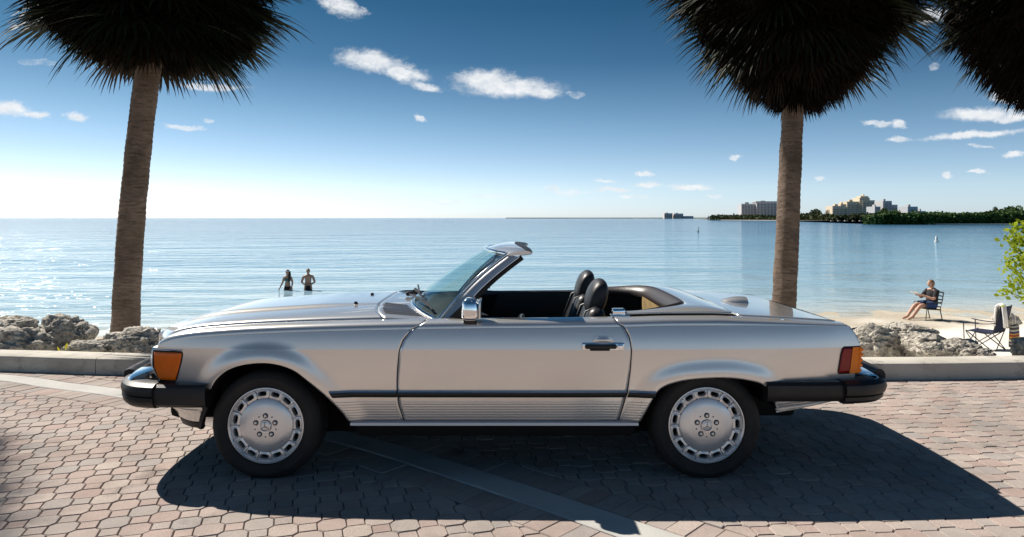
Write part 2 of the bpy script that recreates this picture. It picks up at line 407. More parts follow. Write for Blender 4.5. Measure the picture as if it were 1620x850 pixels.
def water_mat():
    m = mat('sea_water', (.1, .2, .25), .09, 0, .42); nt = m.node_tree; p = nt.nodes['Principled BSDF']
    p.inputs['IOR'].default_value = 1.33
    ge = nt.nodes.new('ShaderNodeNewGeometry'); sp = nt.nodes.new('ShaderNodeSeparateXYZ'); nt.links.new(ge.outputs['Position'], sp.inputs[0])
    # water depth grows away from the slanting beach
    def mth(op, a, b):
        n = nt.nodes.new('ShaderNodeMath'); n.operation = op
        for i, v in enumerate((a, b)):
            if isinstance(v, (int, float)): n.inputs[i].default_value = v
            else: nt.links.new(v, n.inputs[i])
        return n.outputs[0]
    d = mth('SUBTRACT', sp.outputs['Y'], mth('ADD', mth('MULTIPLY', sp.outputs['X'], .21), 21.6))
    ln = nt.nodes.new('ShaderNodeTexNoise'); ln.inputs['Scale'].default_value = .035; ln.inputs['Detail'].default_value = 4
    mp = nt.nodes.new('ShaderNodeMapping'); mp.inputs['Scale'].default_value = (.35, 1, 1); nt.links.new(ge.outputs['Position'], mp.inputs[0]); nt.links.new(mp.outputs[0], ln.inputs['Vector'])
    d2 = mth('MULTIPLY', d, mth('ADD', mth('MULTIPLY', ln.outputs[0], 1.6), .2))
    lg = mth('LOGARITHM', mth('MAXIMUM', mth('ADD', d2, 1.5), 1.0), 10.0)
    cr = nt.nodes.new('ShaderNodeValToRGB'); e = cr.color_ramp.elements
    stops = [(0, (.58, .56, .47)), (.12, (.47, .53, .52)), (.24, (.31, .45, .52)), (.44, (.20, .37, .49)), (.54, (.135, .30, .43)), (.64, (.075, .195, .32)), (.78, (.045, .145, .265)), (1, (.03, .11, .22))]
    while len(e) < len(stops): e.new(.5)
    for i, (q, c) in enumerate(stops): e[i].position = q; e[i].color = (*c, 1)
    nt.links.new(mth('MULTIPLY', lg, 1 / 3.4), cr.inputs[0]); nt.links.new(cr.outputs[0], p.inputs['Base Color'])
    # ripples, longer across than along the view of the shore
    prev = None
    for sc, st, dist, asp in ((.12, .9, 1.3, .30), (.35, .9, .45, .30), (1.1, 1.0, .24, .28), (3.2, .9, .06, .34), (9, .35, .008, .55)):
        mp = nt.nodes.new('ShaderNodeMapping'); mp.inputs['Scale'].default_value = (asp, 1, 1); mp.inputs['Rotation'].default_value = (0, 0, R(-9))
        nt.links.new(ge.outputs['Position'], mp.inputs[0])
        n = nt.nodes.new('ShaderNodeTexNoise'); n.inputs['Scale'].default_value = sc; n.inputs['Detail'].default_value = 3; n.inputs['Distortion'].default_value = .6
        nt.links.new(mp.outputs[0], n.inputs['Vector'])
        b = nt.nodes.new('ShaderNodeBump'); b.inputs['Strength'].default_value = st; b.inputs['Distance'].default_value = dist
        nt.links.new(n.outputs[0], b.inputs['Height'])
        if prev is not None: nt.links.new(prev, b.inputs['Normal'])
        prev = b.outputs[0]
    nt.links.new(prev, p.inputs['Normal'])
    return m
M['water'] = water_mat()

M['bark'] = mat('palm_bark', (.22, .165, .13), .9, 0, .15, var=(3, (.12, .09, .07), 8), bump=(18, .6, .02))
def bark_rings(m):
    nt = m.node_tree; p = nt.nodes['Principled BSDF']; tcn = nt.nodes.new('ShaderNodeTexCoord')
    mp = nt.nodes.new('ShaderNodeMapping'); mp.inputs['Scale'].default_value = (3, 3, 14); nt.links.new(tcn.outputs['Object'], mp.inputs[0])
    n = nt.nodes.new('ShaderNodeTexNoise'); n.inputs['Scale'].default_value = 2.2; n.inputs['Detail'].default_value = 8; n.inputs['Roughness'].default_value = .7
    nt.links.new(mp.outputs[0], n.inputs['Vector'])
    src = p.inputs['Base Color'].links[0].from_socket
    r = nt.nodes.new('ShaderNodeMapRange'); r.inputs[1].default_value = .48; r.inputs[2].default_value = .66; nt.links.new(n.outputs[0], r.inputs[0])
    mx = nt.nodes.new('ShaderNodeMix'); mx.data_type = 'RGBA'; nt.links.new(r.outputs[0], mx.inputs['Factor']); nt.links.new(src, mx.inputs['A']); mx.inputs['B'].default_value = (.09, .065, .05, 1)
    nt.links.new(mx.outputs['Result'], p.inputs['Base Color'])
    b = nt.nodes.new('ShaderNodeBump'); b.inputs['Strength'].default_value = .9; b.inputs['Distance'].default_value = .03
    nt.links.new(n.outputs[0], b.inputs['Height']); nt.links.new(p.inputs['Normal'].links[0].from_socket, b.inputs['Normal']); nt.links.new(b.outputs[0], p.inputs['Normal'])
bark_rings(M['bark'])
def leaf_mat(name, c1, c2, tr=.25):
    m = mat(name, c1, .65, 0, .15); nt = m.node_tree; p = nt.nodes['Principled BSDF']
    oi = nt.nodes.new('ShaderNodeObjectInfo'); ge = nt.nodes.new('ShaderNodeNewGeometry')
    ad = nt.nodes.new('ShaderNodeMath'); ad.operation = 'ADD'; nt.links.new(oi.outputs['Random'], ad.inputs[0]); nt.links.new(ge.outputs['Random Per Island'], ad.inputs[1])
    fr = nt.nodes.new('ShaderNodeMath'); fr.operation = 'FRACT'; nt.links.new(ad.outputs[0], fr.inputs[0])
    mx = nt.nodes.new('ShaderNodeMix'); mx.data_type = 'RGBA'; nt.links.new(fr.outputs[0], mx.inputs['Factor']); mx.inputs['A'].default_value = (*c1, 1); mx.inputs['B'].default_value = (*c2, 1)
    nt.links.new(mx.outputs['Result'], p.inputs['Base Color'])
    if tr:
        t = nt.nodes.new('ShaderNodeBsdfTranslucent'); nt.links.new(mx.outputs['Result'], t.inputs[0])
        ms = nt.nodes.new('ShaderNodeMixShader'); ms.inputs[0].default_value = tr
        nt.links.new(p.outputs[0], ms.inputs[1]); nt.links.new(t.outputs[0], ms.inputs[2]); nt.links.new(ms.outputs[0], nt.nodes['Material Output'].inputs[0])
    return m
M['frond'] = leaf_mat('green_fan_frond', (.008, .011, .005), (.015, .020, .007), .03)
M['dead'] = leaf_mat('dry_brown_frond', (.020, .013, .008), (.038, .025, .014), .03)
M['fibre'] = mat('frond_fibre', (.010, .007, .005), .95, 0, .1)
M['bushleaf'] = leaf_mat('yellow_green_leaf', (.20, .28, .015), (.34, .40, .03), .5)
M['mangrove'] = leaf_mat('mangrove_leaf', (.03, .065, .018), (.065, .115, .03), .1)
M['fartree'] = leaf_mat('far_tree_leaf', (.03, .05, .02), (.06, .075, .03), .1)
M['yleaf'] = mat('bright_yellow_leaf', (.75, .68, .02), .5, 0, .4)
def rock_mat():
    m = mat('coral_limestone', (.34, .31, .26), .95, 0, .15); nt = m.node_tree; p = nt.nodes['Principled BSDF']
    ge = nt.nodes.new('ShaderNodeNewGeometry')
    n = nt.nodes.new('ShaderNodeTexNoise'); n.inputs['Scale'].default_value = 13; n.inputs['Detail'].default_value = 9; n.inputs['Roughness'].default_value = .75; nt.links.new(ge.outputs['Position'], n.inputs['Vector'])
    v = nt.nodes.new('ShaderNodeTexVoronoi'); v.inputs['Scale'].default_value = 26; nt.links.new(ge.outputs['Position'], v.inputs['Vector'])
    cr = nt.nodes.new('ShaderNodeValToRGB'); e = cr.color_ramp.elements
    e[0].position = .34; e[0].color = (.17, .155, .135, 1); e[1].position = .58; e[1].color = (.70, .655, .57, 1)
    x = e.new(.46); x.color = (.45, .415, .36, 1)
    nt.links.new(n.outputs[0], cr.inputs[0]); nt.links.new(cr.outputs[0], p.inputs['Base Color'])
    b = nt.nodes.new('ShaderNodeBump'); b.inputs['Strength'].default_value = 1; b.inputs['Distance'].default_value = .05; nt.links.new(n.outputs[0], b.inputs['Height'])
    b2 = nt.nodes.new('ShaderNodeBump'); b2.inputs['Strength'].default_value = .8; b2.inputs['Distance'].default_value = .03; nt.links.new(v.outputs['Distance'], b2.inputs['Height']); nt.links.new(b.outputs[0], b2.inputs['Normal'])
    nt.links.new(b2.outputs[0], p.inputs['Normal'])
    return m
M['rock'] = rock_mat()
# ================================================================== SETTING
WATER_Z = -1.70
def kerb_y(x): return stab([(-14, 7.9), (-9, 7.25), (-4.85, 6.79), (-3.55, 6.62), (0, 6.44), (3.34, 6.43), (4.63, 6.49), (9, 6.85), (14, 7.4)], x)
def shore_y(x): return 21.6 + .21 * x
def beach_z(x, y):
    y0 = kerb_y(max(-14, min(14, x))) + .25; s = max(shore_y(x), 14.0)
    t = (y - y0) / (s - y0)
    if t <= 0: return .08
    if t < 1: z = .08 - 1.72 * (1 - (1 - t) ** 2.6) - .06 * t
    else: z = -1.70 - .035 * (y - s)
    k = min(1, t * 6) * (1 if t < 1.05 else .3)
    return z + k * (.05 * noise.noise(Vector((x * .7, y * .7, 3))) + .025 * noise.noise(Vector((x * 2.3, y * 2.3, 8))))

# pavement base (joints show it) reaching far behind and beside the camera
mb = MB(); g = MB()
xs = [-400, -120, -40] + [-14 + i for i in range(29)] + [40, 120, 400]
def pv(x, k): return (x, [-400, -60, -8, 0, kerb_y(max(-14, min(14, x))) + .06][k], -.022)
vs = [pv(x, k) for k in range(5) for x in xs]; W = len(xs)
mb.add(vs, [(k*W+i, k*W+i+1, (k+1)*W+i+1, (k+1)*W+i) for k in range(4) for i in range(W-1)])
pavement = tag(mb.build('pavement', M['joint']), 'brick paved parking area of interlocking red and grey pavers', None, None, 'structure')
# plain outer paving, where pieces are not told apart any more
mb = MB()
for (x0, x1, y0, y1) in ((-400, -9, -400, 0), (9, 400, -400, 0), (-9, 9, -400, .2)):
    mb.add([(x0, y0, -.004), (x1, y0, -.004), (x1, y1, -.004), (x0, y1, -.004)], [(0, 1, 2, 3)])
for s in (-1, 1):
    for i in range(5):
        a, b = s * (9 + i), s * (10 + i)
        if a > b: a, b = b, a
        mb.add([(a, 0, -.004), (b, 0, -.004), (b, kerb_y(b), -.004), (a, kerb_y(a), -.004)], [(0, 1, 2, 3)])
    a, b = (14, 400) if s > 0 else (-400, -14)
    yk = kerb_y(s * 14)
    mb.add([(a, 0, -.004), (b, 0, -.004), (b, yk, -.004), (a, yk, -.004)], [(0, 1, 2, 3)])
tag(mb.build('outer_paving', M['outer'], pavement), kind='stuff')

# concrete edging strip sweeping across the paving
STRIP = [(-9.5, 7.6), (-6.5, 6.98), (-4.66, 6.53), (-3.93, 6.22), (-3.22, 5.93), (-2.1, 5.34), (-1.03, 4.68), (-.25, 4.05), (.56, 3.33), (1.5, 2.45), (2.6, 1.3), (3.8, -.2)]
def strip_pt(t):
    n = len(STRIP) - 1; q = t * n
    return Vector((stab([(i, p[0]) for i, p in enumerate(STRIP)], q), stab([(i, p[1]) for i, p in enumerate(STRIP)], q)))
NS = 240
SP = [strip_pt(i / NS) for i in range(NS + 1)]
ST = [(SP[min(i+1, NS)] - SP[max(i-1, 0)]).normalized() for i in range(NS + 1)]
SN = [Vector((-t.y, t.x)) for t in ST]              # left of travel = far / right side (+)
HS = .10
mb = MB()
prof = [(-HS, -.02), (-HS, -.002), (-HS + .006, .003), (HS - .006, .003), (HS, -.002), (HS, -.02)]
mb.grid(NS, 5, lambda u, v: (*(SP[round(u*NS)] + SN[round(u*NS)] * prof[round(v*5)][0]), prof[round(v*5)][1]), flip=False)
tag(mb.build('edging_strip', M['strip'], pavement, smooth=30), 'pale concrete edging strip curving across the pavers')

def nearest(p):
    bi, bd = 0, 1e9
    for i in range(0, NS + 1, 8):
        d = (SP[i] - p).length_squared
        if d < bd: bi, bd = i, d
    for i in range(max(0, bi - 8), min(NS, bi + 8) + 1):
        d = (SP[i] - p).length_squared
        if d < bd: bi, bd = i, d
    return bi
def clip(poly, p0, n):                              # keep side where (p-p0).n >= 0
    out = []
    for i in range(len(poly)):
        a, b = poly[i], poly[(i + 1) % len(poly)]
        da, db = (a - p0).dot(n), (b - p0).dot(n)
        if da >= 0: out.append(a)
        if (da >= 0) != (db >= 0): out.append(a + (b - a) * (da / (da - db)))
    return out
def prism(poly, z, ch=.0045):                        # chamfered paver from a plan polygon
    n = len(poly); c = sum(poly, Vector((0, 0))) / n
    area = sum(poly[i].x * poly[(i+1) % n].y - poly[(i+1) % n].x * poly[i].y for i in range(n))
    if area < 0: poly = poly[::-1]
    def sc(d): return [c + (p - c) * (1 - d / max((p - c).length, .02)) for p in poly]
    top = sc(ch + .0025); mid = sc(.0025)
    vs = [(p.x, p.y, z) for p in top] + [(p.x, p.y, z - .005) for p in mid] + [(p.x, p.y, -.021) for p in mid]
    fs = [tuple(range(n))]
    for k in (0, 1):
        for i in range(n):
            j = (i + 1) % n
            fs.append((k*n + i, (k+1)*n + i, (k+1)*n + j, k*n + j))
    return vs, fs
OW, CW = .135, .085                                  # octagon and small square
PER = OW + CW; cut = (OW - CW) / 2
OCT = [(-CW/2, -OW/2), (CW/2, -OW/2), (OW/2, -CW/2), (OW/2, CW/2), (CW/2, OW/2), (-CW/2, OW/2), (-OW/2, CW/2), (-OW/2, -CW/2)]
SQ = [(-CW/2, -CW/2), (CW/2, -CW/2), (CW/2, CW/2), (-CW/2, CW/2)]
BORD = HS + .205
pieces = []                                          # (dist, polygon centre, plan polygon local, rot, clipped?)
rnd = random.Random(3)
for side, ang in ((-1, R(17)), (1, R(5))):
    ca, sa = math.cos(ang), math.sin(ang)
    for i in range(-95, 96):
        for j in range(-60, 90):
            lx, ly = i * PER / 2, j * PER / 2
            x, y = lx * ca - ly * sa, lx * sa + ly * ca + 4
            if x < -9 or x > 9 or y < .1 or y > 7.9: continue
            ky = kerb_y(x)
            if y > ky + .1: continue
            p = Vector((x, y)); k = nearest(p); d = (p - SP[k]).dot(SN[k]) * side
            if d < BORD - .07: continue
            shape = OCT if (i + j) % 2 == 0 else SQ
            poly = [Vector((a * ca - b * sa + x, a * sa + b * ca + y)) for a, b in shape]
            clipped = False
            if d < BORD + .1:
                poly = clip(poly, SP[k] + SN[k] * side * BORD, SN[k] * side); clipped = True
            if y > ky - .1:
                poly = clip(poly, Vector((x, ky - .004)), Vector((0, -1))); clipped = True
            if len(poly) < 3: continue
            c = sum(poly, Vector((0, 0))) / len(poly)
            ar = abs(sum(poly[q].x * poly[(q+1) % len(poly)].y - poly[(q+1) % len(poly)].x * poly[q].y for q in range(len(poly)))) / 2
            if ar < .0008: continue
            pieces.append((c, poly, ar))
# soldier course of rectangular pavers along both sides of the strip
for side in (-1, 1):
    acc_d = 0; last = 0
    L = [0]
    for i in range(NS): L.append(L[-1] + (SP[i+1] - SP[i]).length)
    nb = int(L[-1] / .105)
    def at_len(s):
        lo = 0
        for i in range(NS):
            if L[i+1] >= s: lo = i; break
        f = (s - L[lo]) / max(1e-6, L[lo+1] - L[lo]); return SP[lo].lerp(SP[lo+1], f), SN[lo].lerp(SN[min(lo+1, NS)], f).normalized()
    for b in range(nb):
        (p0, n0), (p1, n1) = at_len(b * .105), at_len((b + 1) * .105)
        i0, i1 = HS + .004, BORD - .002
        poly = [p0 + n0 * side * i0, p1 + n1 * side * i0, p1 + n1 * side * i1, p0 + n0 * side * i1]
        c = sum(poly, Vector((0, 0))) / 4
        if abs(c.x) > 9 or c.y < .1 or c.y > kerb_y(c.x): continue
        pieces.append((c, poly, .02))
def shown(c, ar):
    if c.y < 2.9: return 0
    px = 810 + FPX * c.x / c.y; py = 345 + FPX * HCAM / c.y
    if px < -10 or px > 1630 or py > 862: return 0
    if 335 < px < 1230 and py < 690: return 0       # hidden under the car
    return ar / c.y ** 3
pieces.sort(key=lambda q: -shown(q[0], q[2]))
rest = MB()
for k, (c, poly, ar) in enumerate(pieces):
    z = rnd.uniform(-.0015, .0025)
    loc = [p - c for p in poly]
    a = rnd.uniform(-.012, .012)
    loc = [Vector((p.x * math.cos(a) - p.y * math.sin(a), p.x * math.sin(a) + p.y * math.cos(a))) for p in loc]
    if k < 300 and shown(c, ar) > 0:
        vs, fs = prism(loc, 0)
        one = MB().add(vs, fs); o = one.build('paver', M['paver'], pavement); o.location = (c.x, c.y, z)
    else:
        vs, fs = prism([p + c for p in loc], z); rest.add(vs, fs)
tag(rest.build('paver_field', M['paver'], pavement), kind='stuff')

# kerb: cast segments with joints
kerb = tag(empty('kerb', (0, 6.5, 0)), 'low pale concrete kerb between the paving and the beach', None, None, 'structure')
joints = [-14, -11.2, -8.1, -3.86, -.9, 1.9, 4.98, 8, 11, 14]
for a, b in zip(joints, joints[1:]):
    n = max(4, int((b - a) / .12))
    prof = [(0, -.03), (.004, .125), (.010, .142), (.025, .150), (.27, .152), (.288, .145), (.292, .13), (.295, -.25)]
    mb = MB()
    def kp(u, v, a=a, b=b, prof=prof):
        x = lerp(a + .004, b - .004, u); q = prof[round(v * (len(prof) - 1))]
        sl = (kerb_y(x + .05) - kerb_y(x - .05)) / .1
        nrm = Vector((-sl, 1)).normalized()
        w = .004 * noise.noise(Vector((x * 1.3, q[0] * 9, 2)))
        return (x + nrm.x * (q[0] + w), kerb_y(x) + nrm.y * (q[0] + w) - 6.5, q[1] + w * .6)
    mb.grid(n, len(prof) - 1, kp)
    N = len(prof); W = n + 1
    mb.f.append(tuple(j * W for j in range(N))[::-1]); mb.m.append(0)
    mb.f.append(tuple(j * W + n for j in range(N))); mb.m.append(0)
    mb.build('kerb_segment', M['concrete'], kerb, smooth=40)

# beach sheet
mb = MB()
bx = [-600, -150, -60, -30] + [-22 + i * .5 for i in range(97)] + [32, 45, 80, 200, 600]
by = [0, .3, .7, 1.2, 1.8] + [2.4 + i * .6 for i in range(36)] + [26, 32, 45, 80]
def bp(x, d):
    y = kerb_y(max(-14, min(14, x))) + .2 + d
    return (x, y, beach_z(x, y))
W = len(bx)
mb.add([bp(x, d) for d in by for x in bx], [(k*W+i, k*W+i+1, (k+1)*W+i+1, (k+1)*W+i) for k in range(len(by)-1) for i in range(W-1)])
tag(mb.build('beach', M['sand'], smooth=180), 'white sand beach sloping from the kerb down to the sea', None, None, 'structure')

# sea
mb = MB()
Y = [11, 20, 30, 50, 90, 180, 400, 1000, 3000, 9000, 40000]
X = [-40000, -9000, -2500, -600, -150, -40, 0, 40, 150, 600, 2500, 9000, 40000]
W = len(X)
mb.add([(x, y, WATER_Z) for y in Y for x in X], [(k*W+i, k*W+i+1, (k+1)*W+i+1, (k+1)*W+i) for k in range(len(Y)-1) for i in range(W-1)])
tag(mb.build('sea', M['water']), 'calm blue bay water with small ripples', None, None, 'structure')
# ================================================================== CAR
car = tag(empty('convertible_car', (-.144, 4.84, 0)), 'silver beige two-seat convertible with its top down parked on the brick paving', 'car')
CREASE = [(-2.1, .60), (-1.95, .675), (-1.875, .715), (-1.835, .732), (-1.79, .750), (-1.66, .776), (-1.50, .792), (-1.29, .806), (-.94, .820), (-.45, .832), (-.066, .838), (.32, .841), (.81, .847), (1.02, .852), (1.65, .850), (2.0, .842), (2.11, .838)]
WID = [(-2.0, .74), (-1.90, .792), (-1.80, .826), (-1.6, .857), (-1.2, .882), (-.6, .893), (0, .896), (.6, .896), (1.2, .889), (1.6, .870), (1.9, .842), (2.12, .800)]
ARCHF = [(-1.548, .398), (-1.524, .499), (-1.475, .571), (-1.401, .621), (-1.286, .649), (-1.171, .649), (-1.057, .614), (-.971, .548), (-.884, .471), (-.797, .377), (-.762, .322)]
ARCHR = [(.854, .322), (.906, .429), (.952, .505), (1.046, .548), (1.175, .567), (1.336, .570), (1.466, .551), (1.532, .527), (1.571, .481), (1.618, .391)]
def crease(x): return stab(CREASE, x)
def dense(T, n=60):
    out = []
    for i in range(len(T) - 1):
        for k in range(6):
            x = lerp(T[i][0], T[i+1][0], k / 6); out.append((x, stab(T, x)))
    return out + [T[-1]]
AF, AR = dense(ARCHF), dense(ARCHR)
def flare(x, z):
    d = 9
    for A in (AF, AR):
        if A[0][0] - .2 < x < A[-1][0] + .2:
            d = min(d, min((x-a)**2 + (z-b)**2 for a, b in A))
    d = math.sqrt(d)
    return .019 * (1 - sstep(.010, .115, d))
def yout(x, z):
    i = .10 * (z - .727) + .60 * (z - .727) ** 2 if z > .727 else .30 * (.727 - z) ** 2
    return stab(WID, x) - i + flare(x, z)
def zbot(x):
    if x < -1.524: return .499
    if x < -.762: return stab(ARCHF, x)
    if x < .854: return .322
    if x < 1.545: return stab(ARCHR, x)
    return .515
SHOULD = [(.0, .0), (.012, .0005), (.0125, .012), (.017, .026), (.040, .037), (.075, .0425), (.112, .044), (.116, .040), (.118, .030)]
def kshould(x): return 1 if x < 1.3 else lerp(1, .14, (x - 1.3) / .8)
def skin(x, v, nb=None):
    """near-side skin: v 0..1 bottom -> crease, v 1..2 over the shoulder"""
    zc = crease(x)
    if v <= 1:
        zb = zbot(x) if nb is None else nb
        zf = min(.727, zc - .006)
        z = lerp(zb, zf, v / .75) if v <= .75 else lerp(zf, zc, (v - .75) / .25)
        return (x, -yout(x, z), z)
    q = (v - 1) * (len(SHOULD) - 1); i = min(int(q), len(SHOULD) - 2); f = q - i
    a, b = SHOULD[i], SHOULD[i+1]
    k = kshould(x)
    kk = sstep(-1.95, -1.75, x)
    return (x, -(yout(x, zc) - lerp(a[0], b[0], f) * (.55 + .45 * kk)), zc + lerp(a[1], b[1], f) * k * (.35 + .65 * kk))
DFRONT = [(.322, -.457), (.41, -.482), (.50, -.490), (.61, -.486), (.72, -.476), (.78, -.456), (.832, -.415), (.85, -.385), (.87, -.35), (.885, -.33)]   # z -> x of the door's front edge
DREAR = [(.322, .735), (.40, .757), (.50, .782), (.61, .794), (.72, .801), (.79, .790), (.835, .765), (.86, .73), (.885, .715)]
def nomz(v): return (lerp(.322, .727, v / .75) if v <= .75 else lerp(.727, .836, (v - .75) / .25)) if v <= 1 else .836 + SHOULD[min(len(SHOULD)-1, round((v-1)*(len(SHOULD)-1)))][1]
TAIL = [(.50, 2.075), (.55, 2.085), (.62, 2.098), (.74, 2.103), (.80, 2.075), (.842, 2.040), (.87, 2.035)]
NOSE = [(.47, -1.845), (.54, -1.85), (.70, -1.868), (.74, -1.862), (.79, -1.845)]
vsamp = [.75 * i / 20 for i in range(20)] + [.75 + .25 * i / 6 for i in range(6)] + [1 + i / 8 for i in range(9)]
# make the .727 feature line a mesh row where it applies
def vrow(j): return vsamp[j]
def panel(name, xl, xr, nu, parent=car, nb=None, solid=.011, mt=None):
    mb = MB(); nv = len(vsamp) - 1
    def f(u, vv):
        v = vrow(round(vv * nv)); zn = nomz(v)
        x = lerp(xl(zn), xr(zn), u)
        if nb is None and v <= 1:
            # snap one row to the feature line
            pass
        return skin(x, v, nb)
    mb.grid(nu, nv, f)
    o = mb.build(name, mt or M['paint'], parent, smooth=180, solid=solid)
    me = o.data; W = nu + 1; rows = {20, 26, 27, len(vsamp) - 3}
    at_ = me.attributes.get('sharp_edge') or me.attributes.new('sharp_edge', 'BOOLEAN', 'EDGE')
    flags = [(e.vertices[0] // W == e.vertices[1] // W and e.vertices[0] // W in rows) for e in me.edges]
    at_.data.foreach_set('value', flags)
    return o
def both(o, deep=True):
    c = o.copy(); link(c, car); c.scale = (1, -1, 1)
    for ch in o.children:
        d = ch.copy(); link(d, c)
    return c

fender = panel('front_fender', lambda z: tab(NOSE, z), lambda z: tab(DFRONT, z) - .003, 150)
door = panel('door', lambda z: tab(DFRONT, z) + .003, lambda z: tab(DREAR, z) - .003, 70, nb=.324)
quarter = panel('rear_fender', lambda z: tab(DREAR, z) + .003, lambda z: tab(TAIL, z), 150)
# tail return: the rear panel between the two quarters
def strip_seal(edge):
    mb = MB()
    def f(u, v):
        z = lerp(.325, .875, v); x = tab(edge, z) + lerp(-.03, .03, u)
        zz = min(z, crease(x)); y = yout(x, zz) - .014 - max(0, z - crease(x)) * 1.2
        return (x, -y, z)
    mb.grid(2, 40, f)
    return mb
for e in (DFRONT, DREAR):
    strip_seal(e).build('door_seal', M['seal'], car)

# ribbed lower side panels, side moulding
def bar(mb, x0f, x1f, z, h, proud, n=24, prof=None):
    prof = prof or [(-1, 0), (-.6, .8), (0, 1), (.6, .8), (1, 0)]
    def f(u, v):
        q = prof[round(v * (len(prof) - 1))]; zz = z + q[0] * h / 2
        x = lerp(x0f(zz), x1f(zz), u)
        return (x, -(yout(x, zz) + q[1] * proud), zz)
    W = n + 1; b = len(mb.v)
    mb.grid(n, len(prof) - 1, f)
    for i in (0, n):
        mb.f.append(tuple(b + j * W + i for j in range(len(prof)))); mb.m.append(0)
def arch_x(A, z, right):                             # x where an arch crosses height z
    pts = A if not right else A[::-1]
    for (a, b), (c, d) in zip(pts, pts[1:]):
        if min(b, d) <= z <= max(b, d): return lerp(a, c, (z - b) / (d - b) if d != b else 0)
    return pts[0][0]
dfx = lambda z: tab(DFRONT, z); drx = lambda z: tab(DREAR, z)
RIBZ = [.334 + k * .0153 for k in range(7)]
for parent, x0, x1 in ((fender, lambda z: arch_x(AF, z, True) + .012, lambda z: dfx(z) - .016),
                       (door, lambda z: dfx(z) + .016, lambda z: drx(z) - .016),
                       (quarter, lambda z: drx(z) + .016, lambda z: arch_x(AR, z, False) - .012)):
    mb = MB()
    for z in RIBZ: bar(mb, x0, x1, z, .0132, .0055, prof=[(-1, 0), (-.80, .9), (0, 1), (.80, .9), (1, 0)])
    mb.build('ribbed_trim', M['paint'], parent, smooth=50)
MOULD = [(-1, 0), (-1, .010), (-.5, .017), (.1, .018), (.45, .016)]
MCHR = [(.42, .016), (.6, .0185), (.85, .015), (1, .006), (1, 0)]
for parent, x0, x1 in ((fender, lambda z: -.862 + (.497 - z) * .55, lambda z: dfx(z) - .004),
                       (door, lambda z: dfx(z) + .004, lambda z: drx(z) - .006),
                       (quarter, lambda z: drx(z) + .008, lambda z: .935 - (.497 - z) * .2)):
    mb = MB(); bar(mb, x0, x1, .479, .037, 1, prof=MOULD)
    s = mb.build('side_moulding', M['rubber'], parent, smooth=50)
    mb = MB(); bar(mb, x0, x1, .479, .037, 1, prof=MCHR)
    mb.build('bright_insert', M['brushed'], s if False else parent, smooth=50)
# door handle
mb = MB(); mb.rbox((.0, 0, 0), (.235, .018, .042), .008)
hx, hz = .645, .745
hy = -yout(hx, hz)
mb = MB(); mb.rbox((hx, hy - .004, hz), (.232, .016, .040), .007)
mb.build('handle_surround', M['chrome'], door, smooth=40)
mb = MB(); mb.rbox((hx - .015, hy - .019, hz + .001), (.175, .022, .026), .009); mb.rbox((hx - .02, hy - .012, hz - .016), (.11, .03, .012), .005)
mb.build('handle', M['rubber'], door, smooth=40)
mb = MB(); mb.rbox((hx + .092, hy - .014, hz), (.034, .008, .024), .006)
mb.build('lock', M['chrome'], door, smooth=40)
mb = MB(); mb.grid(14, 6, lambda u, v: (hx + (u - .5) * .115 * (1 - .35 * v * v), hy - .001 - .006 * math.sin(math.pi * min(1, v * 1.1)) * math.sin(math.pi * u), hz + .018 + .034 * v))
mb.build('handle_recess', M['paint'], door, smooth=180)
# door top black inner pad and inner trim
def inner_panel(xl, xr, parent, name):
    mb = MB()
    def f(u, v):
        x = lerp(xl, xr, u); zc = crease(x); y = yout(x, zc) - .112
        q = [(0, .039), (.016, .043), (.045, .036), (.055, .0), (.05, -.18), (.03, -.42)][round(v * 5)]
        return (x, -(y - q[0]), zc + q[1])
    mb.grid(24, 5, f, flip=False)
    return mb.build(name, M['vinyl'], parent, smooth=40)
inner_panel(-.33, .72, door, 'inner_trim')
fender_r = both(fender); door_r = both(door); quarter_r = both(quarter)

# sill
mb = MB()
SILL = [(-.02, .322), (.006, .321), (.016, .314), (.018, .300), (-.02, .290), (-.10, .285)]
mb.grid(60, len(SILL) - 1, lambda u, v: (lerp(-.752, .845, u), -(yout(0, .322) + SILL[round(v * 5)][0]), SILL[round(v * 5)][1]), flip=True)
sl = mb.build('sill', M['sill'], car, smooth=40); both(sl)

# wheel housings
for A in (AF, AR):
    mb = MB(); n = len(A) - 1
    mb.grid(n, 3, lambda u, v: (A[round(u*n)][0], -lerp(yout(*A[round(u*n)]) - .012, .46, v), A[round(u*n)][1]))
    # closing wall on the inside
    cx = (A[0][0] + A[-1][0]) / 2
    mb.grid(n, 1, lambda u, v: (A[round(u*n)][0], -.46, lerp(A[round(u*n)][1], .15, v)))
    h = mb.build('wheel_housing', M['black'], car, solid=.004); both(h)
# black shell below the sills and inside the nose and tail
mb = MB()
mb.rbox((.05, 0, .27), (1.58, 1.62, .10), .03)
mb.rbox((-1.66, 0, .42), (.36, 1.40, .26), .04)
mb.rbox((1.80, 0, .46), (.42, 1.30, .20), .05)
mb.rbox((.2, 0, .30), (3.4, .80, .16), .03)
mb.build('underbody', M['black'], car, smooth=40)
mb = MB(); mb.tube([(.9, -.30, .26), (1.5, -.30, .33), (1.95, -.30, .36)], .03); mb.rbox((1.72, -.28, .37), (.34, .2, .11), .04)
mb.build('exhaust', M['black'], car, smooth=40)
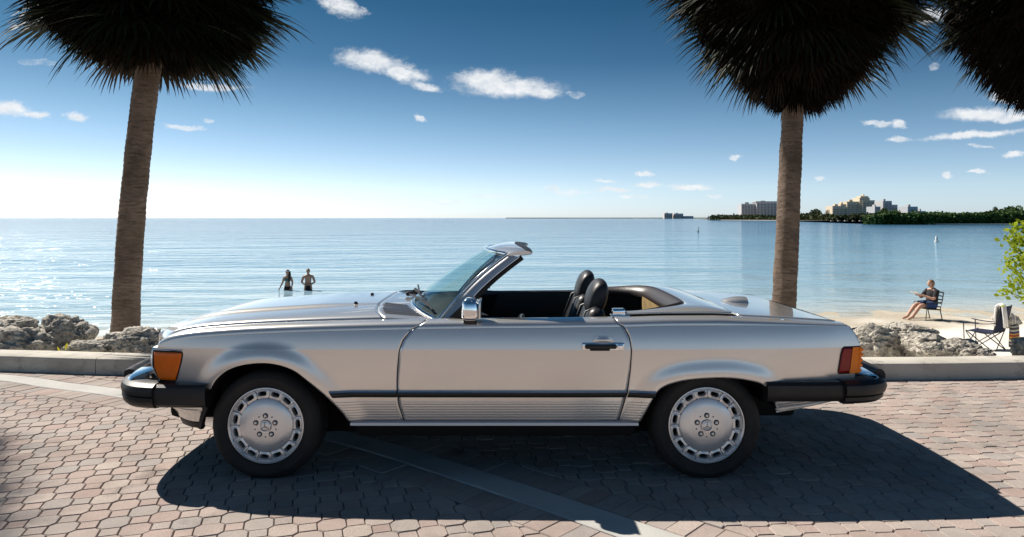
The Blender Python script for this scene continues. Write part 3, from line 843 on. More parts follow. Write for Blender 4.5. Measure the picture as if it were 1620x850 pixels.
# ---- hood
ZH = [(-2.10, .752), (-2.04, .778), (-1.95, .802), (-1.826, .829), (-1.612, .863), (-1.184, .895), (-.755, .920), (-.60, .926)]
def ygap(x): return yout(x, crease(x)) - .121 * (.55 + .45 * sstep(-1.95, -1.75, x))
def zgap(x): return skin(x, 2 - 2.2/8)[2]
def hoodz(x, t):
    t = abs(t); g = 1 - .35 * t ** 2 - .65 * t ** 6
    bulge = .015 * (1 - sstep(.455, .535, t)) * sstep(-2.0, -1.7, x) * (1 - .7 * sstep(-1.1, -.65, x))
    edge = -.012 * sstep(.965, 1.0, t)
    return lerp(zgap(x) + .012, stab(ZH, x) - .006, g) + bulge + edge
def hxf(t): return -2.075 + .235 * abs(t) ** 2.6
def hxr(t): return -.685 + .095 * abs(t) ** 5
mb = MB()
def hf(u, v):
    t = lerp(-1, 1, v); x = lerp(hxf(t), hxr(t), u)
    e = sstep(.03, 0, u) if False else max(0, 1 - u / .035)
    return (x - 0, t * (ygap(max(x, -1.87)) - .007), hoodz(x, t) - .035 * e * e)
mb.grid(90, 72, hf)
hood = mb.build('hood', M['paint'], car, smooth=30, solid=.012)
for s in (-1, 1):                                    # dark gutter under each hood gap
    mb = MB(); mb.grid(60, 1, lambda u, v: (lerp(-1.86, -.5, u), s * (ygap(lerp(-1.86, -.5, u)) + lerp(-.03, .02, v)), zgap(lerp(-1.86, -.5, u)) - .030))
    mb.build('hood_gutter', M['seal'], car)
for (px, py, Yd) in ((563, 484.5, 4.49), (589, 467.5, 4.98)):
    p = at(px, py, Yd) - car.location
    t = p.y / ygap(p.x); z = hoodz(p.x, t)
    mb = MB(); mb.lathe([(0, .012), (.009, .012), (.011, .006), (.013, 0)], 12, c=(p.x, p.y, z))
    mb.build('washer_nozzle', M['rubber'], hood, smooth=40)
# ---- front end: grille, lamps
mb = MB()
mb.grid(24, 8, lambda u, v: (-2.045 + .2 * abs(lerp(-1, 1, u)) ** 2.6 + .02 * (1 - v), lerp(-1, 1, u) * .76, lerp(.52, .735 - .03 * abs(lerp(-1, 1, u)) ** 2, v)), flip=True)
mb.build('front_panel', M['black'], car, smooth=40)
gr = empty('grille', (0, 0, 0), parent=car)
mb = MB()
def gx(y): return -2.052 + .2 * abs(y / .76) ** 2.6
for z in (.735, .535):
    mb.tube([(gx(y) - .004, y, z) for y in [lerp(-.44, .44, i / 16) for i in range(17)]], .012, 8)
for y in (-.44, .44): mb.tube([(gx(y) - .004, y, .535), (gx(y) - .004, y, .735)], .012, 8)
mb.build('grille_frame', M['chrome'], gr, smooth=60)
for k, z in enumerate((.565, .598, .672, .705)):
    mb = MB(); mb.box((0, 0, 0), (.001, .001, .001)); mb = MB()
    mb.tube([(gx(y) + .003, y, z) for y in [lerp(-.43, .43, i / 12) for i in range(13)]], .006, 6)
    mb.build('grille_bar', M['brushed'], gr, smooth=60)
mb = MB(); mb.tube([(gx(y) - .006, y, .635) for y in [lerp(-.43, .43, i / 12) for i in range(13)]], .013, 8)
mb.build('grille_bar', M['chrome'], gr, smooth=60)
def star(mb, c, r, axis):                            # three-pointed star in a ring; axis 'X' faces -X, 'Y' faces -Y
    def P(a, rr, d):
        if axis == 'Y': return Vector(c) + Vector((rr * math.sin(a), -d, rr * math.cos(a)))
        return Vector(c) + Vector((-d, -rr * math.sin(a), rr * math.cos(a)))
    for k in range(3):
        a = k * 2 * math.pi / 3
        mb.add([P(a, r * .93, r * .06), P(a + math.pi / 3, r * .15, r * .02), P(a, 0, r * .22), P(a - math.pi / 3, r * .15, r * .02)], [(0, 1, 2), (0, 2, 3)])
    n = 36
    for k in range(n):
        a, b = 2 * math.pi * k / n, 2 * math.pi * (k + 1) / n
        ring = [(r * .93, 0), (r * .96, r * .10), (r * 1.03, r * .10), (r * 1.06, 0)]
        for (r0, d0), (r1, d1) in zip(ring, ring[1:]):
            mb.add([P(a, r0, d0), P(b, r0, d0), P(b, r1, d1), P(a, r1, d1)], [(0, 1, 2, 3)])
mb = MB(); star(mb, (gx(0) - .02, 0, .635), .085, 'X'); mb.build('emblem', M['chrome'], gr, smooth=20)
for s in (-1, 1):
    hl = empty('headlight', (0, 0, 0), parent=car)
    mb = MB(); mb.rbox((-1.90, s * .575, .628), (.09, .26, .17), .03); mb.build('lamp_housing', M['brushed'], hl, smooth=40)
    for k, y in enumerate((.515, .645)):
        mb = MB()
        mb.lathe([(0, .03), (.03, .027), (.055, .015), (.066, 0), (.070, -.01)], 24, c=(0, 0, 0))
        mb.v = [(-1.940 + .015 * k - v[2], s * y + v[0], .63 + v[1]) for v in mb.v]
        fixn(mb.build('lens', M['clear'], hl, smooth=60))
# wrap-around amber corner lamp
LL = [(.536, -1.825), (.56, -1.848), (.62, -1.872), (.70, -1.872), (.706, -1.868)]
LR = [(.536, -1.742), (.545, -1.731), (.60, -1.712), (.66, -1.694), (.695, -1.688), (.706, -1.694)]
def lampgrid(z0, z1, lo, hi, out, nu=26, nv=20):
    mb = MB()
    def f(u, v):
        z = lerp(z0, z1, v); x = lerp(lo(z), hi(z), u)
        e = min(u, 1 - u, v, 1 - v); r = out * min(1, e / .07) ** .5
        return (x, -(yout(x, z) + r - .001), z)
    mb.grid(nu, nv, f)
    return mb
cl = empty('corner_lamp', (0, 0, 0), parent=car)
lampgrid(.532, .710, lambda z: tab(LL, z) - .004, lambda z: tab(LR, z) + .006, .006).build('lamp_surround', M['seal'], cl, smooth=40)
lampgrid(.538, .704, lambda z: tab(LL, z) + .002, lambda z: tab(LR, z), .012).build('lens', M['amber'], cl, smooth=40)
mb = MB()                                             # clear wrap of the headlamp seen at the front edge
mb.grid(8, 16, lambda u, v: (lerp(tab(LL, lerp(.545, .70, v)) - .004, tab(LL, lerp(.545, .70, v)) - .045 * math.sin(math.pi * (.15 + .8 * v)) - .004, u), -(yout(-1.87, .64) - .11 * u * u + .004 * (1 - u)), lerp(.545, .70, v)), flip=True)
mb.build('clear_wrap', M['clear'], cl, smooth=180)
cl2 = both(cl)
mb = MB()                                             # bright lip under the fender's brow
mb.tube([(x, -(yout(x, .716) + .004), .7125) for x in [lerp(-1.87, -1.69, i / 10) for i in range(11)]], .0045, 6)
br = mb.build('lamp_brow', M['brushed'], car, smooth=60); both(br)
# front apron painted, with black lip
mb = MB()
APF = [(.41, -1.80, -1.565), (.38, -1.79, -1.573), (.34, -1.765, -1.592), (.31, -1.755, -1.605), (.295, -1.745, -1.61)]
def apron(z, u, lo, hi):
    zt = [(a, b) for a, b, c in APF][::-1]; zr = [(a, c) for a, b, c in APF][::-1]
    return lerp(tab(zt, z), tab(zr, z), u)
mb.grid(10, 26, lambda u, v: (apron(lerp(.297, .43, v), u, 0, 0), -(.845 - .07 * (1 - u) ** 2 - .05 * (1 - v) + (.004 * max(0, math.sin(v * 26)) if v > .45 else 0)), lerp(.297, .43, v)))
ap = mb.build('front_apron', M['paint'], car, smooth=40, solid=.01)
mb = MB(); mb.grid(10, 4, lambda u, v: (lerp(-1.757, -1.595, u) + .012 * v * (1 - u), -(.80 - .07 * (1 - u) ** 2 - .012 * v), lerp(.300, .262, v) + .008 * (1 - u)), flip=True)
mb.build('apron_lip', M['rubber'], ap, smooth=60, solid=.02)
mb = MB(); mb.tube([(-1.56, -.83, .40), (-1.585, -.82, .34), (-1.605, -.80, .27)], .018, 6); mb.build('arch_edge', M['rubber'], ap, smooth=60)
both(ap)
mb = MB(); mb.grid(16, 6, lambda u, v: (lerp(-1.70, -1.68, 1 - v) - .16 * (1 - abs(lerp(-1, 1, u)) ** 2), lerp(-.72, .72, u), lerp(.27, .43, v)), flip=True)
mb.build('front_spoiler', M['paint'], car, smooth=60, solid=.01)

# ---- bumpers: swept sections
def sweep(path, prof, name, mt, parent, scale=None, smooth=35, closed=True):
    n = len(path); nn = []
    for i in range(n):
        t = (Vector(path[min(i+1, n-1)]) - Vector(path[max(i-1, 0)])).normalized()
        nn.append(Vector((t.y, -t.x)))               # right of travel is outward
    mb = MB(); m = len(prof)
    for i in range(n):
        for (o, z) in prof:
            s = scale(i / (n - 1)) if scale else (1, 1)
            zc = .47
            mb.v.append((path[i][0] + nn[i].x * o * s[0], path[i][1] + nn[i].y * o * s[0], zc + (z - zc) * s[1]))
    for i in range(n - 1):
        for k in range(m if closed else m - 1):
            a, b = i*m + k, i*m + (k+1) % m
            mb.f.append((a, b, b + m, a + m)); mb.m.append(0)
    if closed:
        mb.f.append(tuple(range(m))[::-1]); mb.m.append(0); mb.f.append(tuple((n-1)*m + k for k in range(m))); mb.m.append(0)
    o = mb.build(name, mt, parent, smooth=smooth); return fixn(o) if closed else o
def smooth_path(P, n=90):
    def cr(p0, p1, p2, p3, t):
        return tuple(.5 * ((2*b) + (-a + c)*t + (2*a - 5*b + 4*c - d)*t*t + (-a + 3*b - 3*c + d)*t**3) for a, b, c, d in zip(p0, p1, p2, p3))
    out = []; k = len(P) - 1
    for i in range(n + 1):
        q = i / n * k; j = min(int(q), k - 1)
        out.append(cr(P[max(j-1, 0)], P[j], P[j+1], P[min(j+2, k)], q - j))
    return out
def mir(P): return P + [(x, -y) for x, y in P[::-1][1:]] if abs(P[-1][1]) < 1e-6 else P + [(x, -y) for x, y in P[::-1]]
# travel from near side rear-wards end to the front, round, and back: outward must be on the right -> go far side first
FB = [(-1.535, -.868), (-1.70, -.868), (-1.83, -.860), (-1.925, -.832), (-1.990, -.775), (-2.045, -.68), (-2.085, -.52), (-2.115, -.28), (-2.125, 0)]
fpath = smooth_path(mir(FB), 130)
fpath = fpath[::-1]
fb = empty('front_bumper', (0, 0, 0), parent=car)
RUB = [(-.05, .405), (.0, .398), (.035, .404), (.052, .420), (.060, .448), (.060, .462), (.052, .468), (.062, .474), (.066, .500), (.058, .522), (.034, .536), (.0, .540), (-.05, .538)]
RUBS = [(-.05, .408), (.0, .402), (.028, .408), (.044, .424), (.049, .455), (.050, .500), (.044, .520), (.026, .533), (-.05, .533)]
i0 = next(i for i in range(len(fpath)) if fpath[i][0] < -1.80); i1 = len(fpath) - 1 - i0
sweep(fpath[i0:i1+1], RUB, 'rubber_face', M['rubber'], fb, scale=lambda t: (1, 1 - .12 * (1 - min(1, abs(t - .5) * 5))))
for pth in (fpath[:i0+2], fpath[i1-1:]):
    sweep(pth, RUBS, 'side_cover', M['rubber'], fb)
CHR = [(-.16, .592), (-.10, .585), (-.01, .560), (.018, .550), (.030, .536), (.0, .533), (-.16, .54)]
j0 = next(i for i in range(len(fpath)) if fpath[i][0] < -1.975); j1 = len(fpath) - 1 - j0
sweep(fpath[j0:j1+1], CHR, 'chrome_bar', M['chrome'], fb)
CAPR = [(.0, .54), (.022, .556), (.045, .562), (.064, .555), (.072, .54), (.070, .50), (.060, .48), (.0, .48)]
k0 = next(i for i in range(len(fpath)) if fpath[i][0] < -2.065); k1 = len(fpath) - 1 - k0
sweep(fpath[k0:k1+1], CAPR, 'rubber_buffer', M['rubber'], fb)
# rear bumper
RB = [(1.545, -.868), (1.75, -.868), (1.95, -.862), (2.08, -.845), (2.165, -.80), (2.215, -.72), (2.240, -.58), (2.255, -.30), (2.262, 0)]
rpath = smooth_path(mir(RB), 130)
rb = empty('rear_bumper', (0, 0, 0), parent=car)
def rs(t):
    e = min(t, 1 - t)
    return (1, 1)
RRUB = [(-.06, .432), (.0, .424), (.030, .428), (.050, .445), (.052, .465), (.046, .470), (.062, .478), (.070, .505), (.064, .532), (.038, .548), (.0, .553), (-.06, .552)]
RSID = [(-.05, .440), (.0, .434), (.026, .442), (.040, .466), (.044, .500), (.040, .530), (.020, .546), (-.05, .550)]
i0 = next(i for i in range(len(rpath)) if rpath[i][0] > 1.95); i1 = len(rpath) - 1 - i0
sweep(rpath[i0:i1+1], RRUB, 'rubber_face', M['rubber'], rb)
for k, pth in enumerate((rpath[:i0+2], rpath[i1-1:])):
    sweep(pth, RSID, 'side_cover', M['rubber'], rb)
j0 = next(i for i in range(len(rpath)) if rpath[i][0] > 2.15); j1 = len(rpath) - 1 - j0
sweep(rpath[j0:j1+1], [(-.125, .572), (-.02, .566), (.020, .558), (.030, .548), (.0, .545), (-.125, .55)], 'chrome_bar', M['chrome'], rb)
k0 = next(i for i in range(len(rpath)) if rpath[i][0] > 2.222); k1 = len(rpath) - 1 - k0
sweep(rpath[k0:k1+1], [(.0, .552), (.022, .572), (.045, .580), (.064, .570), (.074, .55), (.072, .51), (.060, .49), (.0, .49)], 'rubber_buffer', M['rubber'], rb)
# ribbed apron under the rear bumper
mb = MB()
def ra(u, v):
    x = lerp(1.605 + .03 * (1 - v), 2.06, u); z0 = lerp(.352, .428, u ** 1.3); z = lerp(z0, .445, v)
    return (x, -(yout(x, .5) - .03 - .035 * (1 - v) * (1 - .5 * u) - .03 * u + .006 * max(0, math.sin(v * 34))), z)
mb.grid(20, 36, ra)
ra_o = mb.build('rear_apron', M['paint'], car, smooth=40, solid=.01); both(ra_o)
# tail panel
mb = MB()
mb.grid(30, 14, lambda u, v: (tab(TAIL, lerp(.5, .84, v)) + .035 * (1 - abs(lerp(-1, 1, u)) ** 4) - .012, lerp(-1, 1, u) * (yout(2.08, lerp(.5, .84, v)) - .006), lerp(.5, .84, v)))
mb.build('tail_panel', M['paint'], car, smooth=60)
# tail lamps: red wrap with orange ribbed outer end
tl = empty('tail_lamp', (0, 0, 0), parent=car)
TLl = [(.575, 1.975), (.585, 1.966), (.63, 1.972), (.69, 1.982), (.722, 1.992), (.732, 2.002)]
TLr = lambda z: tab(TAIL, z) - .004
lampgrid(.574, .733, lambda z: tab(TLl, z) - .005, lambda z: TLr(z) + .006, .007).build('lamp_surround', M['seal'], tl, smooth=40)
mid = lambda z: lerp(tab(TLl, z), TLr(z), .54)
lampgrid(.580, .727, lambda z: tab(TLl, z), lambda z: mid(z), .014).build('red_lens', M['red'], tl, smooth=40)
mb = MB()                                             # ribbed orange end, wraps to the tail
def ol(u, v):
    z = lerp(.580, .727, v); x = lerp(mid(z), TLr(z) + .004, min(1, u / .7))
    k = abs(math.sin(v * math.pi * 5)); o = .013 + (.005 * k if u > .55 else 0)
    y = yout(min(x, 2.1), z) + o - .001 - (0 if u < .7 else (u - .7) / .3 * .25)
    return (x + (.010 * k if u > .6 else 0) * 1.0 + (0 if u < .7 else .018 * (u - .7) / .3), -y, z)
mb.grid(30, 60, ol)
mb.build('orange_lens', M['amber2'], tl, smooth=60)
both(tl)

# ---- trunk lid, soft-top cover, cowl
ZD = [(.70, .905), (1.21, .925), (1.40, .902), (1.6, .888), (1.9, .862), (2.05, .846), (2.12, .838)]
def deckz(x, y):
    g = ygap(x); t = min(1, abs(y) / g)
    return lerp(zgap(x) + .004, stab(ZD, x), 1 - t ** 3)
mb = MB()
def tk(u, v):
    t = lerp(-1, 1, v); x = lerp(1.415 + .03 * abs(t) ** 6, 2.043 - .01 * t * t, u); y = t * (ygap(x) - .003)
    return (x, y, deckz(x, y) + .002 - (.02 * max(0, (u - .96) / .04) ** 2))
mb.grid(40, 40, tk)
trunk = mb.build('trunk_lid', M['paint'], car, smooth=40, solid=.012)
for s in (-1, 1):
    mb = MB(); mb.grid(40, 1, lambda u, v: (lerp(.75, 2.05, u), s * (ygap(lerp(.75, 2.05, u)) + lerp(-.03, .015, v)), zgap(lerp(.75, 2.05, u)) - .02))
    mb.build('deck_gutter', M['seal'], car)
mb = MB(); mb.grid(2, 20, lambda u, v: (lerp(1.385, 1.44, u), lerp(-.7, .7, v), deckz(1.41, lerp(-.7, .7, v)) - .014))
mb.build('deck_gutter', M['seal'], car)
UIN = [(.78, -.715), (.90, -.69), (1.02, -.65), (1.12, -.585), (1.185, -.49), (1.208, -.36), (1.214, -.18), (1.215, 0)]
uin = smooth_path(mir(UIN), 80)
def outer(t):                                        # t 0..1 around the outside of the soft-top cover
    s = abs(t - .5) * 2                              # 1 at the front ends, 0 at the rear centre
    sg = -1 if t < .5 else 1
    if s > .42:
        x = lerp(1.40, .78, (s - .42) / .58); return x, sg * (ygap(x) - .003)
    y = (ygap(1.40) - .003) * (s / .42) ; return 1.408 + .005 * (1 - s), sg * y
mb = MB()
def stc(u, v):
    i = round(u * 80); a = Vector(uin[i]); b = Vector(outer(i / 80))
    p = a.lerp(b, v)
    z0 = .922 - .022 * sstep(1.15, .78, a.x); z1 = deckz(b.x, b.y) + .002
    e = 1 - (1 - v) ** 2
    return (p.x, p.y, lerp(z0, z1, v ** 1.25 if v < 1 else 1) + .006 * math.sin(math.pi * v))
mb.grid(80, 14, stc)
mb.build('soft_top_cover', M['paint'], car, smooth=40, solid=.012)
# padded dark rim of the rear cockpit
mb = MB()
PAD = [(.0, -.004), (-.004, .014), (-.02, .022), (-.05, .016), (-.085, -.008), (-.105, -.035), (-.10, -.06), (-.06, -.07)]
nn = []
for i in range(81):
    t = (Vector(uin[min(i+1, 80)]) - Vector(uin[max(i-1, 0)])).normalized(); nn.append(Vector((t.y, -t.x)))
def padf(u, v):
    i = round(u * 80); q = PAD[round(v * 7)]; p = Vector(uin[i]) 
    k = lerp(.40, .85, sstep(.85, 1.2, p.x))
    z0 = .922 - .022 * sstep(1.15, .78, p.x)
    return (p.x + nn[i].x * q[0] * k, p.y + nn[i].y * q[0] * k, z0 + q[1] * lerp(.6, 1, sstep(.85, 1.2, p.x)))
mb.grid(80, 7, padf, flip=False)
mb.build('padded_rim', M['brown_pad'], car, smooth=60)
mb = MB(); mb.grid(20, 6, lambda u, v: (1.125 - .02 * v, lerp(-.56, .56, u), lerp(.58, .872, v)))
mb.build('rear_bulkhead', M['wood'], car)
for s in (-1, 1):
    mb = MB(); mb.grid(10, 4, lambda u, v: (lerp(.70, 1.13, u), s * lerp(.715, .52, u * u), lerp(.55, .885, v))); mb.build('rear_side_trim', M['vinyl'], car)
mb = MB(); mb.rbox((.95, 0, .60), (.45, 1.36, .06), .02); mb.build('rear_shelf', M['carpet'], car)
# roof latch blocks on the door corners
for s in (-1, 1):
    mb = MB(); mb.rbox((.752, s * .735, .912), (.075, .052, .042), .010); mb.rbox((.76, s * .742, .893), (.11, .07, .012), .005)
    mb.build('roof_latch', M['chrome'], car, smooth=40)
# high brake light pod
mb = MB()
def pod(u, v):
    a = math.pi * v; w = .075 * (1 - .85 * (1 - u) ** 3.0); h = .064 * (1 - .9 * (1 - u) ** 2.2)
    return (lerp(1.525, 1.715, u), -math.cos(a) * w * 1.0, .876 - .02 * (u) + math.sin(a) ** .7 * h)
mb.grid(16, 18, pod); 
n = 19; W = 17
mb.f.append(tuple(j * W + 16 for j in range(19))); mb.m.append(0)
pd = mb.build('brake_light_pod', M['paint'], trunk, smooth=50)
mb = MB(); mb.grid(8, 6, lambda u, v: (1.718, lerp(-.066, .066, u), lerp(.862, .862 + .054 * (1 - (2 * u - 1) ** 4) + .002, v)))
mb.build('brake_lens', M['red'], trunk)
mb = MB(); p = at(1237.5, 509, 4.06) - car.location; mb.lathe([(0, .03), (.007, .028), (.008, .018), (.005, .015), (.012, .004), (.014, -.01)], 12, c=(p.x, p.y, p.z - .012))
mb.build('aerial', M['chrome'], car, smooth=40)
# cowl with vent slats
def wbase(s): return Vector((-.50 + .225 * abs(s) ** 2.2, .715 * s, .908 - .046 * abs(s) ** 2))
def wtop(s): return Vector((-.030 + .145 * abs(s) ** 2.2, .60 * s, 1.243 - .012 * s * s))
mb = MB()
def cw(u, v):
    t = lerp(-1, 1, v); x0 = hxr(t) + .005; b = wbase(t)
    y0 = t * (ygap(x0) - .004)
    z0 = hoodz(min(x0, -.60), t) - .002
    e = 1 if abs(t) < .98 else 1
    return (lerp(x0, b.x - .01, u), lerp(y0, b.y, u), lerp(z0, b.z - .004, u))
mb.grid(12, 60, cw)
mb.build('cowl', M['paint'], car, smooth=40, solid=.012)
for s in (-1, 1):
    for k in range(7):
        mb = MB(); t0 = lerp(.46, .86, k / 6) * s
        def sf(u, v, t0=t0):
            p = cw(lerp(.12, .86 - .28 * max(0, .7 - abs(t0)), u), (t0 + 1) / 2 + (v - .5) * .016)
            return (p[0], p[1], p[2] + .003 + .004 * math.sin(math.pi * v))
        mb.grid(8, 4, sf); mb.build('vent_slat', M['silverdark'], car, smooth=180)
# ---- windscreen
mb = MB()
def wf(u, v, o=0):
    s = lerp(-1, 1, u); p = wbase(s).lerp(wtop(s), v); bl = .022 * math.sin(math.pi * v)
    return (p.x - bl * .6, p.y, p.z + bl * .8)
mb.grid(40, 14, wf)
mb.build('windscreen', M['glass'], car, smooth=180)
def wline(pts, r, name, mt, flat=None, n=8):
    mb = MB(); mb.tube(pts, r, n, flat=flat); return mb.build(name, mt, car, smooth=50)
wline([Vector(wf(i / 40, 0)) + Vector((-.012, 0, .004)) for i in range(41)], .013, 'windscreen_trim', M['chrome'])
wline([Vector(wf(i / 40, 1)) + Vector((-.004, 0, .008)) for i in range(41)], .011, 'windscreen_trim', M['chrome'])
for s in (0, 1):
    sg = -1 if s == 0 else 1
    e = [Vector(wf(s, i / 14)) for i in range(15)]
    wline([p + Vector((-.004, sg * .006, .004)) for p in e], .0085, 'windscreen_trim', M['chrome'])
    mb = MB()                                         # painted pillar
    sec = [(0, 0), (.010, .024), (.030, .032), (.062, .030), (.075, .018), (.080, -.012), (.03, -.028), (.0, -.02)]
    def pf(u, v):
        i = round(u * 14); q = sec[round(v * 8) % 8]; k = lerp(1.12, .92, u)
        return e[i] + Vector((q[0] * k + .004, sg * (q[1] * .9), -q[0] * .16))
    mb.grid(14, 8, pf)
    fixn(mb.build('pillar', M['paint'], car, smooth=40))
    wline([p + Vector((.070, sg * .022, -.010)) for p in e[1:]], .0055, 'pillar_trim', M['chrome'])
    wline([p + Vector((.088, sg * .010, -.014)) for p in e[:]], .016, 'pillar_seal', M['seal'])
# header
mb = MB()
HS_ = [(.0, 0, .0), (.03, 0, .014), (.10, 0, .031), (.17, 0, .038), (.23, 0, .035), (.268, 0, .024), (.270, 0, .016), (.255, 0, .006), (.15, 0, -.004), (.03, 0, -.010)]
def hd(u, v):
    s = lerp(-1, 1, u); q = HS_[round(v * 10) % 10]; p = wtop(s)
    shrink = (1 - .42 * abs(s) ** 3.0) * .93
    return (p.x + q[0] * shrink, s * .622, p.z + .002 + q[2] * (1 - .35 * abs(s) ** 4))
mb.grid(40, 10, hd)
W = 41
mb.f.append(tuple(j * W for j in range(10))); mb.m.append(0); mb.f.append(tuple(j * W + 40 for j in range(10))); mb.m.append(0)
header = fixn(mb.build('header', M['paint'], car, smooth=40))
mb = MB()
HSL = [(.205, .0385), (.250, .0325), (.273, .0255), (.2755, .015), (.259, .003), (.20, -.0045), (.14, -.009)]
def hsf(u, v):
    s = lerp(-1, 1, u); q = HSL[round(v * 6)]; p = wtop(s); shrink = (1 - .42 * abs(s) ** 3.0) * .93
    return (p.x + q[0] * shrink + .001, s * .626, p.z + .003 + q[1] * (1 - .35 * abs(s) ** 4))
mb.grid(40, 6, hsf)
mb.build('header_seal', M['rubber'], header, smooth=60)
mb = MB(); mb.rbox((.04, 0, 1.175), (.03, .22, .055), .012); mb.tube([(.05, 0, 1.19), (.10, 0, 1.24)], .008)
mb.build('rear_view_mirror', M['rubber'], car, smooth=50)
for s in (-1, 1):
    mb = MB(); mb.rbox((.10, s * .28, 1.215), (.14, .36, .018), .008, rot=Matrix.Rotation(-.5, 3, 'Y')); mb.build('sun_visor', M['vinyl'], car, smooth=50)
# wipers
for (p0, p1, p2) in (((-.56, .10, .925), (-.47, -.18, .985), (-.315, -.60, .905)), ((-.55, .36, .915), (-.49, .10, .985), (-.44, -.22, .965))):
    wp = MB()
    wp.tube([p0, Vector(p0).lerp(Vector(p2), .55) + Vector((-.025, 0, .028)), p2], [.009, .007, .005], 6)
    a = Vector(p1); b = Vector(p2)
    wp.tube([a + Vector((-.012, 0, .004)), a.lerp(b, .5) + Vector((-.012, 0, .006)), b + Vector((-.012, 0, .004))], .006, 6)
    wp.rbox((p0[0], p0[1], p0[2] + .004), (.05, .04, .03), .01)
    wp.build('wiper', M['rubber'], car, smooth=50)
# door mirrors
for s in (-1, 1):
    dm = empty('door_mirror', (0, 0, 0), parent=car)
    mb = MB(); mb.rbox((-.085, s * .855, .948), (.098, .175, .122), .030, 4, taper=(.86, .92)); mb.build('shell', M['chrome'], dm, smooth=60)
    mb = MB(); mb.rbox((-.033, s * .855, .948), (.012, .155, .104), .005, 2); mb.build('mirror_glass', M['brushed'], dm, smooth=50)
    mb = MB(); mb.rbox((-.088, s * .845, .879), (.075, .075, .026), .008); mb.build('foot', M['rubber'], dm, smooth=50)
    mb = MB(); mb.add([(-.215, s * .772, .885), (-.10, s * .772, .885), (-.128, s * .755, .965)], [(0, 1, 2)] if s < 0 else [(0, 2, 1)]); mb.build('corner_piece', M['seal'], dm, solid=.008)
# ---- interior
mb = MB(); mb.rbox((.30, 0, .36), (1.6, 1.46, .04), .01); mb.build('floor', M['carpet'], car)
mb = MB()
mb.grid(30, 10, lambda u, v: (wbase(lerp(-.97, .97, u)).x + [.01, .10, .22, .30, .325, .30, .27, .26, .27, .25, .20][round(v * 10)], .70 * lerp(-1, 1, u), [.900, .915, .925, .918, .89, .82, .74, .66, .60, .55, .50][round(v * 10)] - .03 * abs(lerp(-1, 1, u)) ** 3 + (.03 if v in (.2, .3) else 0) * math.exp(-((lerp(-1, 1, u) + .5) / .22) ** 2)))
mb.build('dashboard', M['vinyl'], car, smooth=50)
mb = MB(); mb.rbox((.35, 0, .48), (.95, .24, .26), .03); mb.build('centre_console', M['vinyl'], car, smooth=50)
mb = MB(); c = Vector((.12, -.36, .67)); rt = Matrix.Rotation(R(-62), 3, 'Y')
mb.tube([c + rt @ Vector((.19 * math.cos(a), .19 * math.sin(a), 0)) for a in [2*math.pi*i/40 for i in range(41)]], .014, 8)
mb.v += []
for a in (0, math.pi, math.pi * 1.5): mb.tube([c + rt @ Vector((.19 * math.sin(a), .19 * math.cos(a), 0)), c + rt @ Vector((0, 0, -.02))], .018, 6)
mb.tube([c, c + Vector((-.25, 0, -.12))], .03, 8)
mb.build('steering_wheel', M['leather'], car, smooth=50)
def seat(y):
    s = empty('seat', (0, 0, 0), parent=car)
    mb = MB(); mb.rbox((.36, y, .50), (.52, .52, .17), .05, 3); mb.build('cushion', M['leather'], s, smooth=60)
    rot = Matrix.Rotation(R(20), 3, 'Y')
    mb = MB(); mb.rbox(Vector((.585, y, .675)), (.13, .50, .50), .055, 4, rot=rot, taper=(.8, .86)); mb.build('backrest', M['leather'], s, smooth=60)
    for dy in (-.17, .17):
        mb = MB(); q = [rot @ Vector((-.070, dy * (1 if z < .1 else .92), z)) + Vector((.585, y, .675)) for z in (-.2, 0, .12, .20)]
        q += [rot @ Vector((-.02, dy * .9, .247)) + Vector((.585, y, .675)), rot @ Vector((.04, dy * .9, .235)) + Vector((.585, y, .675))]
        mb.tube(q, .006, 6); mb.build('piping', M['piping'], s, smooth=60)
    mb = MB(); c = Vector((.668, y, .955)); rh = Matrix.Rotation(R(17), 3, 'Y')
    def hr(u, v):
        a = 2 * math.pi * u; b = math.pi * (v - .5)
        ex = .55
        cb = math.copysign(abs(math.cos(b)) ** ex, math.cos(b)); sb = math.copysign(abs(math.sin(b)) ** 1.0, math.sin(b))
        # disc in (y,z), thickness in x
        rr = abs(math.cos(b)) ** .32
        xx = math.copysign(abs(math.cos(a)) ** .95, math.cos(a)) * .062 * rr
        zz = math.copysign(abs(math.sin(a)) ** .90, math.sin(a)) * .122 * rr
        return c + rh @ Vector((xx, math.sin(b) * .145, zz))
    mb.grid(36, 18, hr, wu=True); mb.build('headrest', M['leather'], s, smooth=60)
    mb = MB()
    for dy in (-.06, .06): mb.tube([c + rh @ Vector((0, dy, -.10)), c + rh @ Vector((-.005, dy, -.2))], .007, 6)
    mb.build('headrest_post', M['chrome'], s, smooth=60)
seat(-.36); seat(.36)
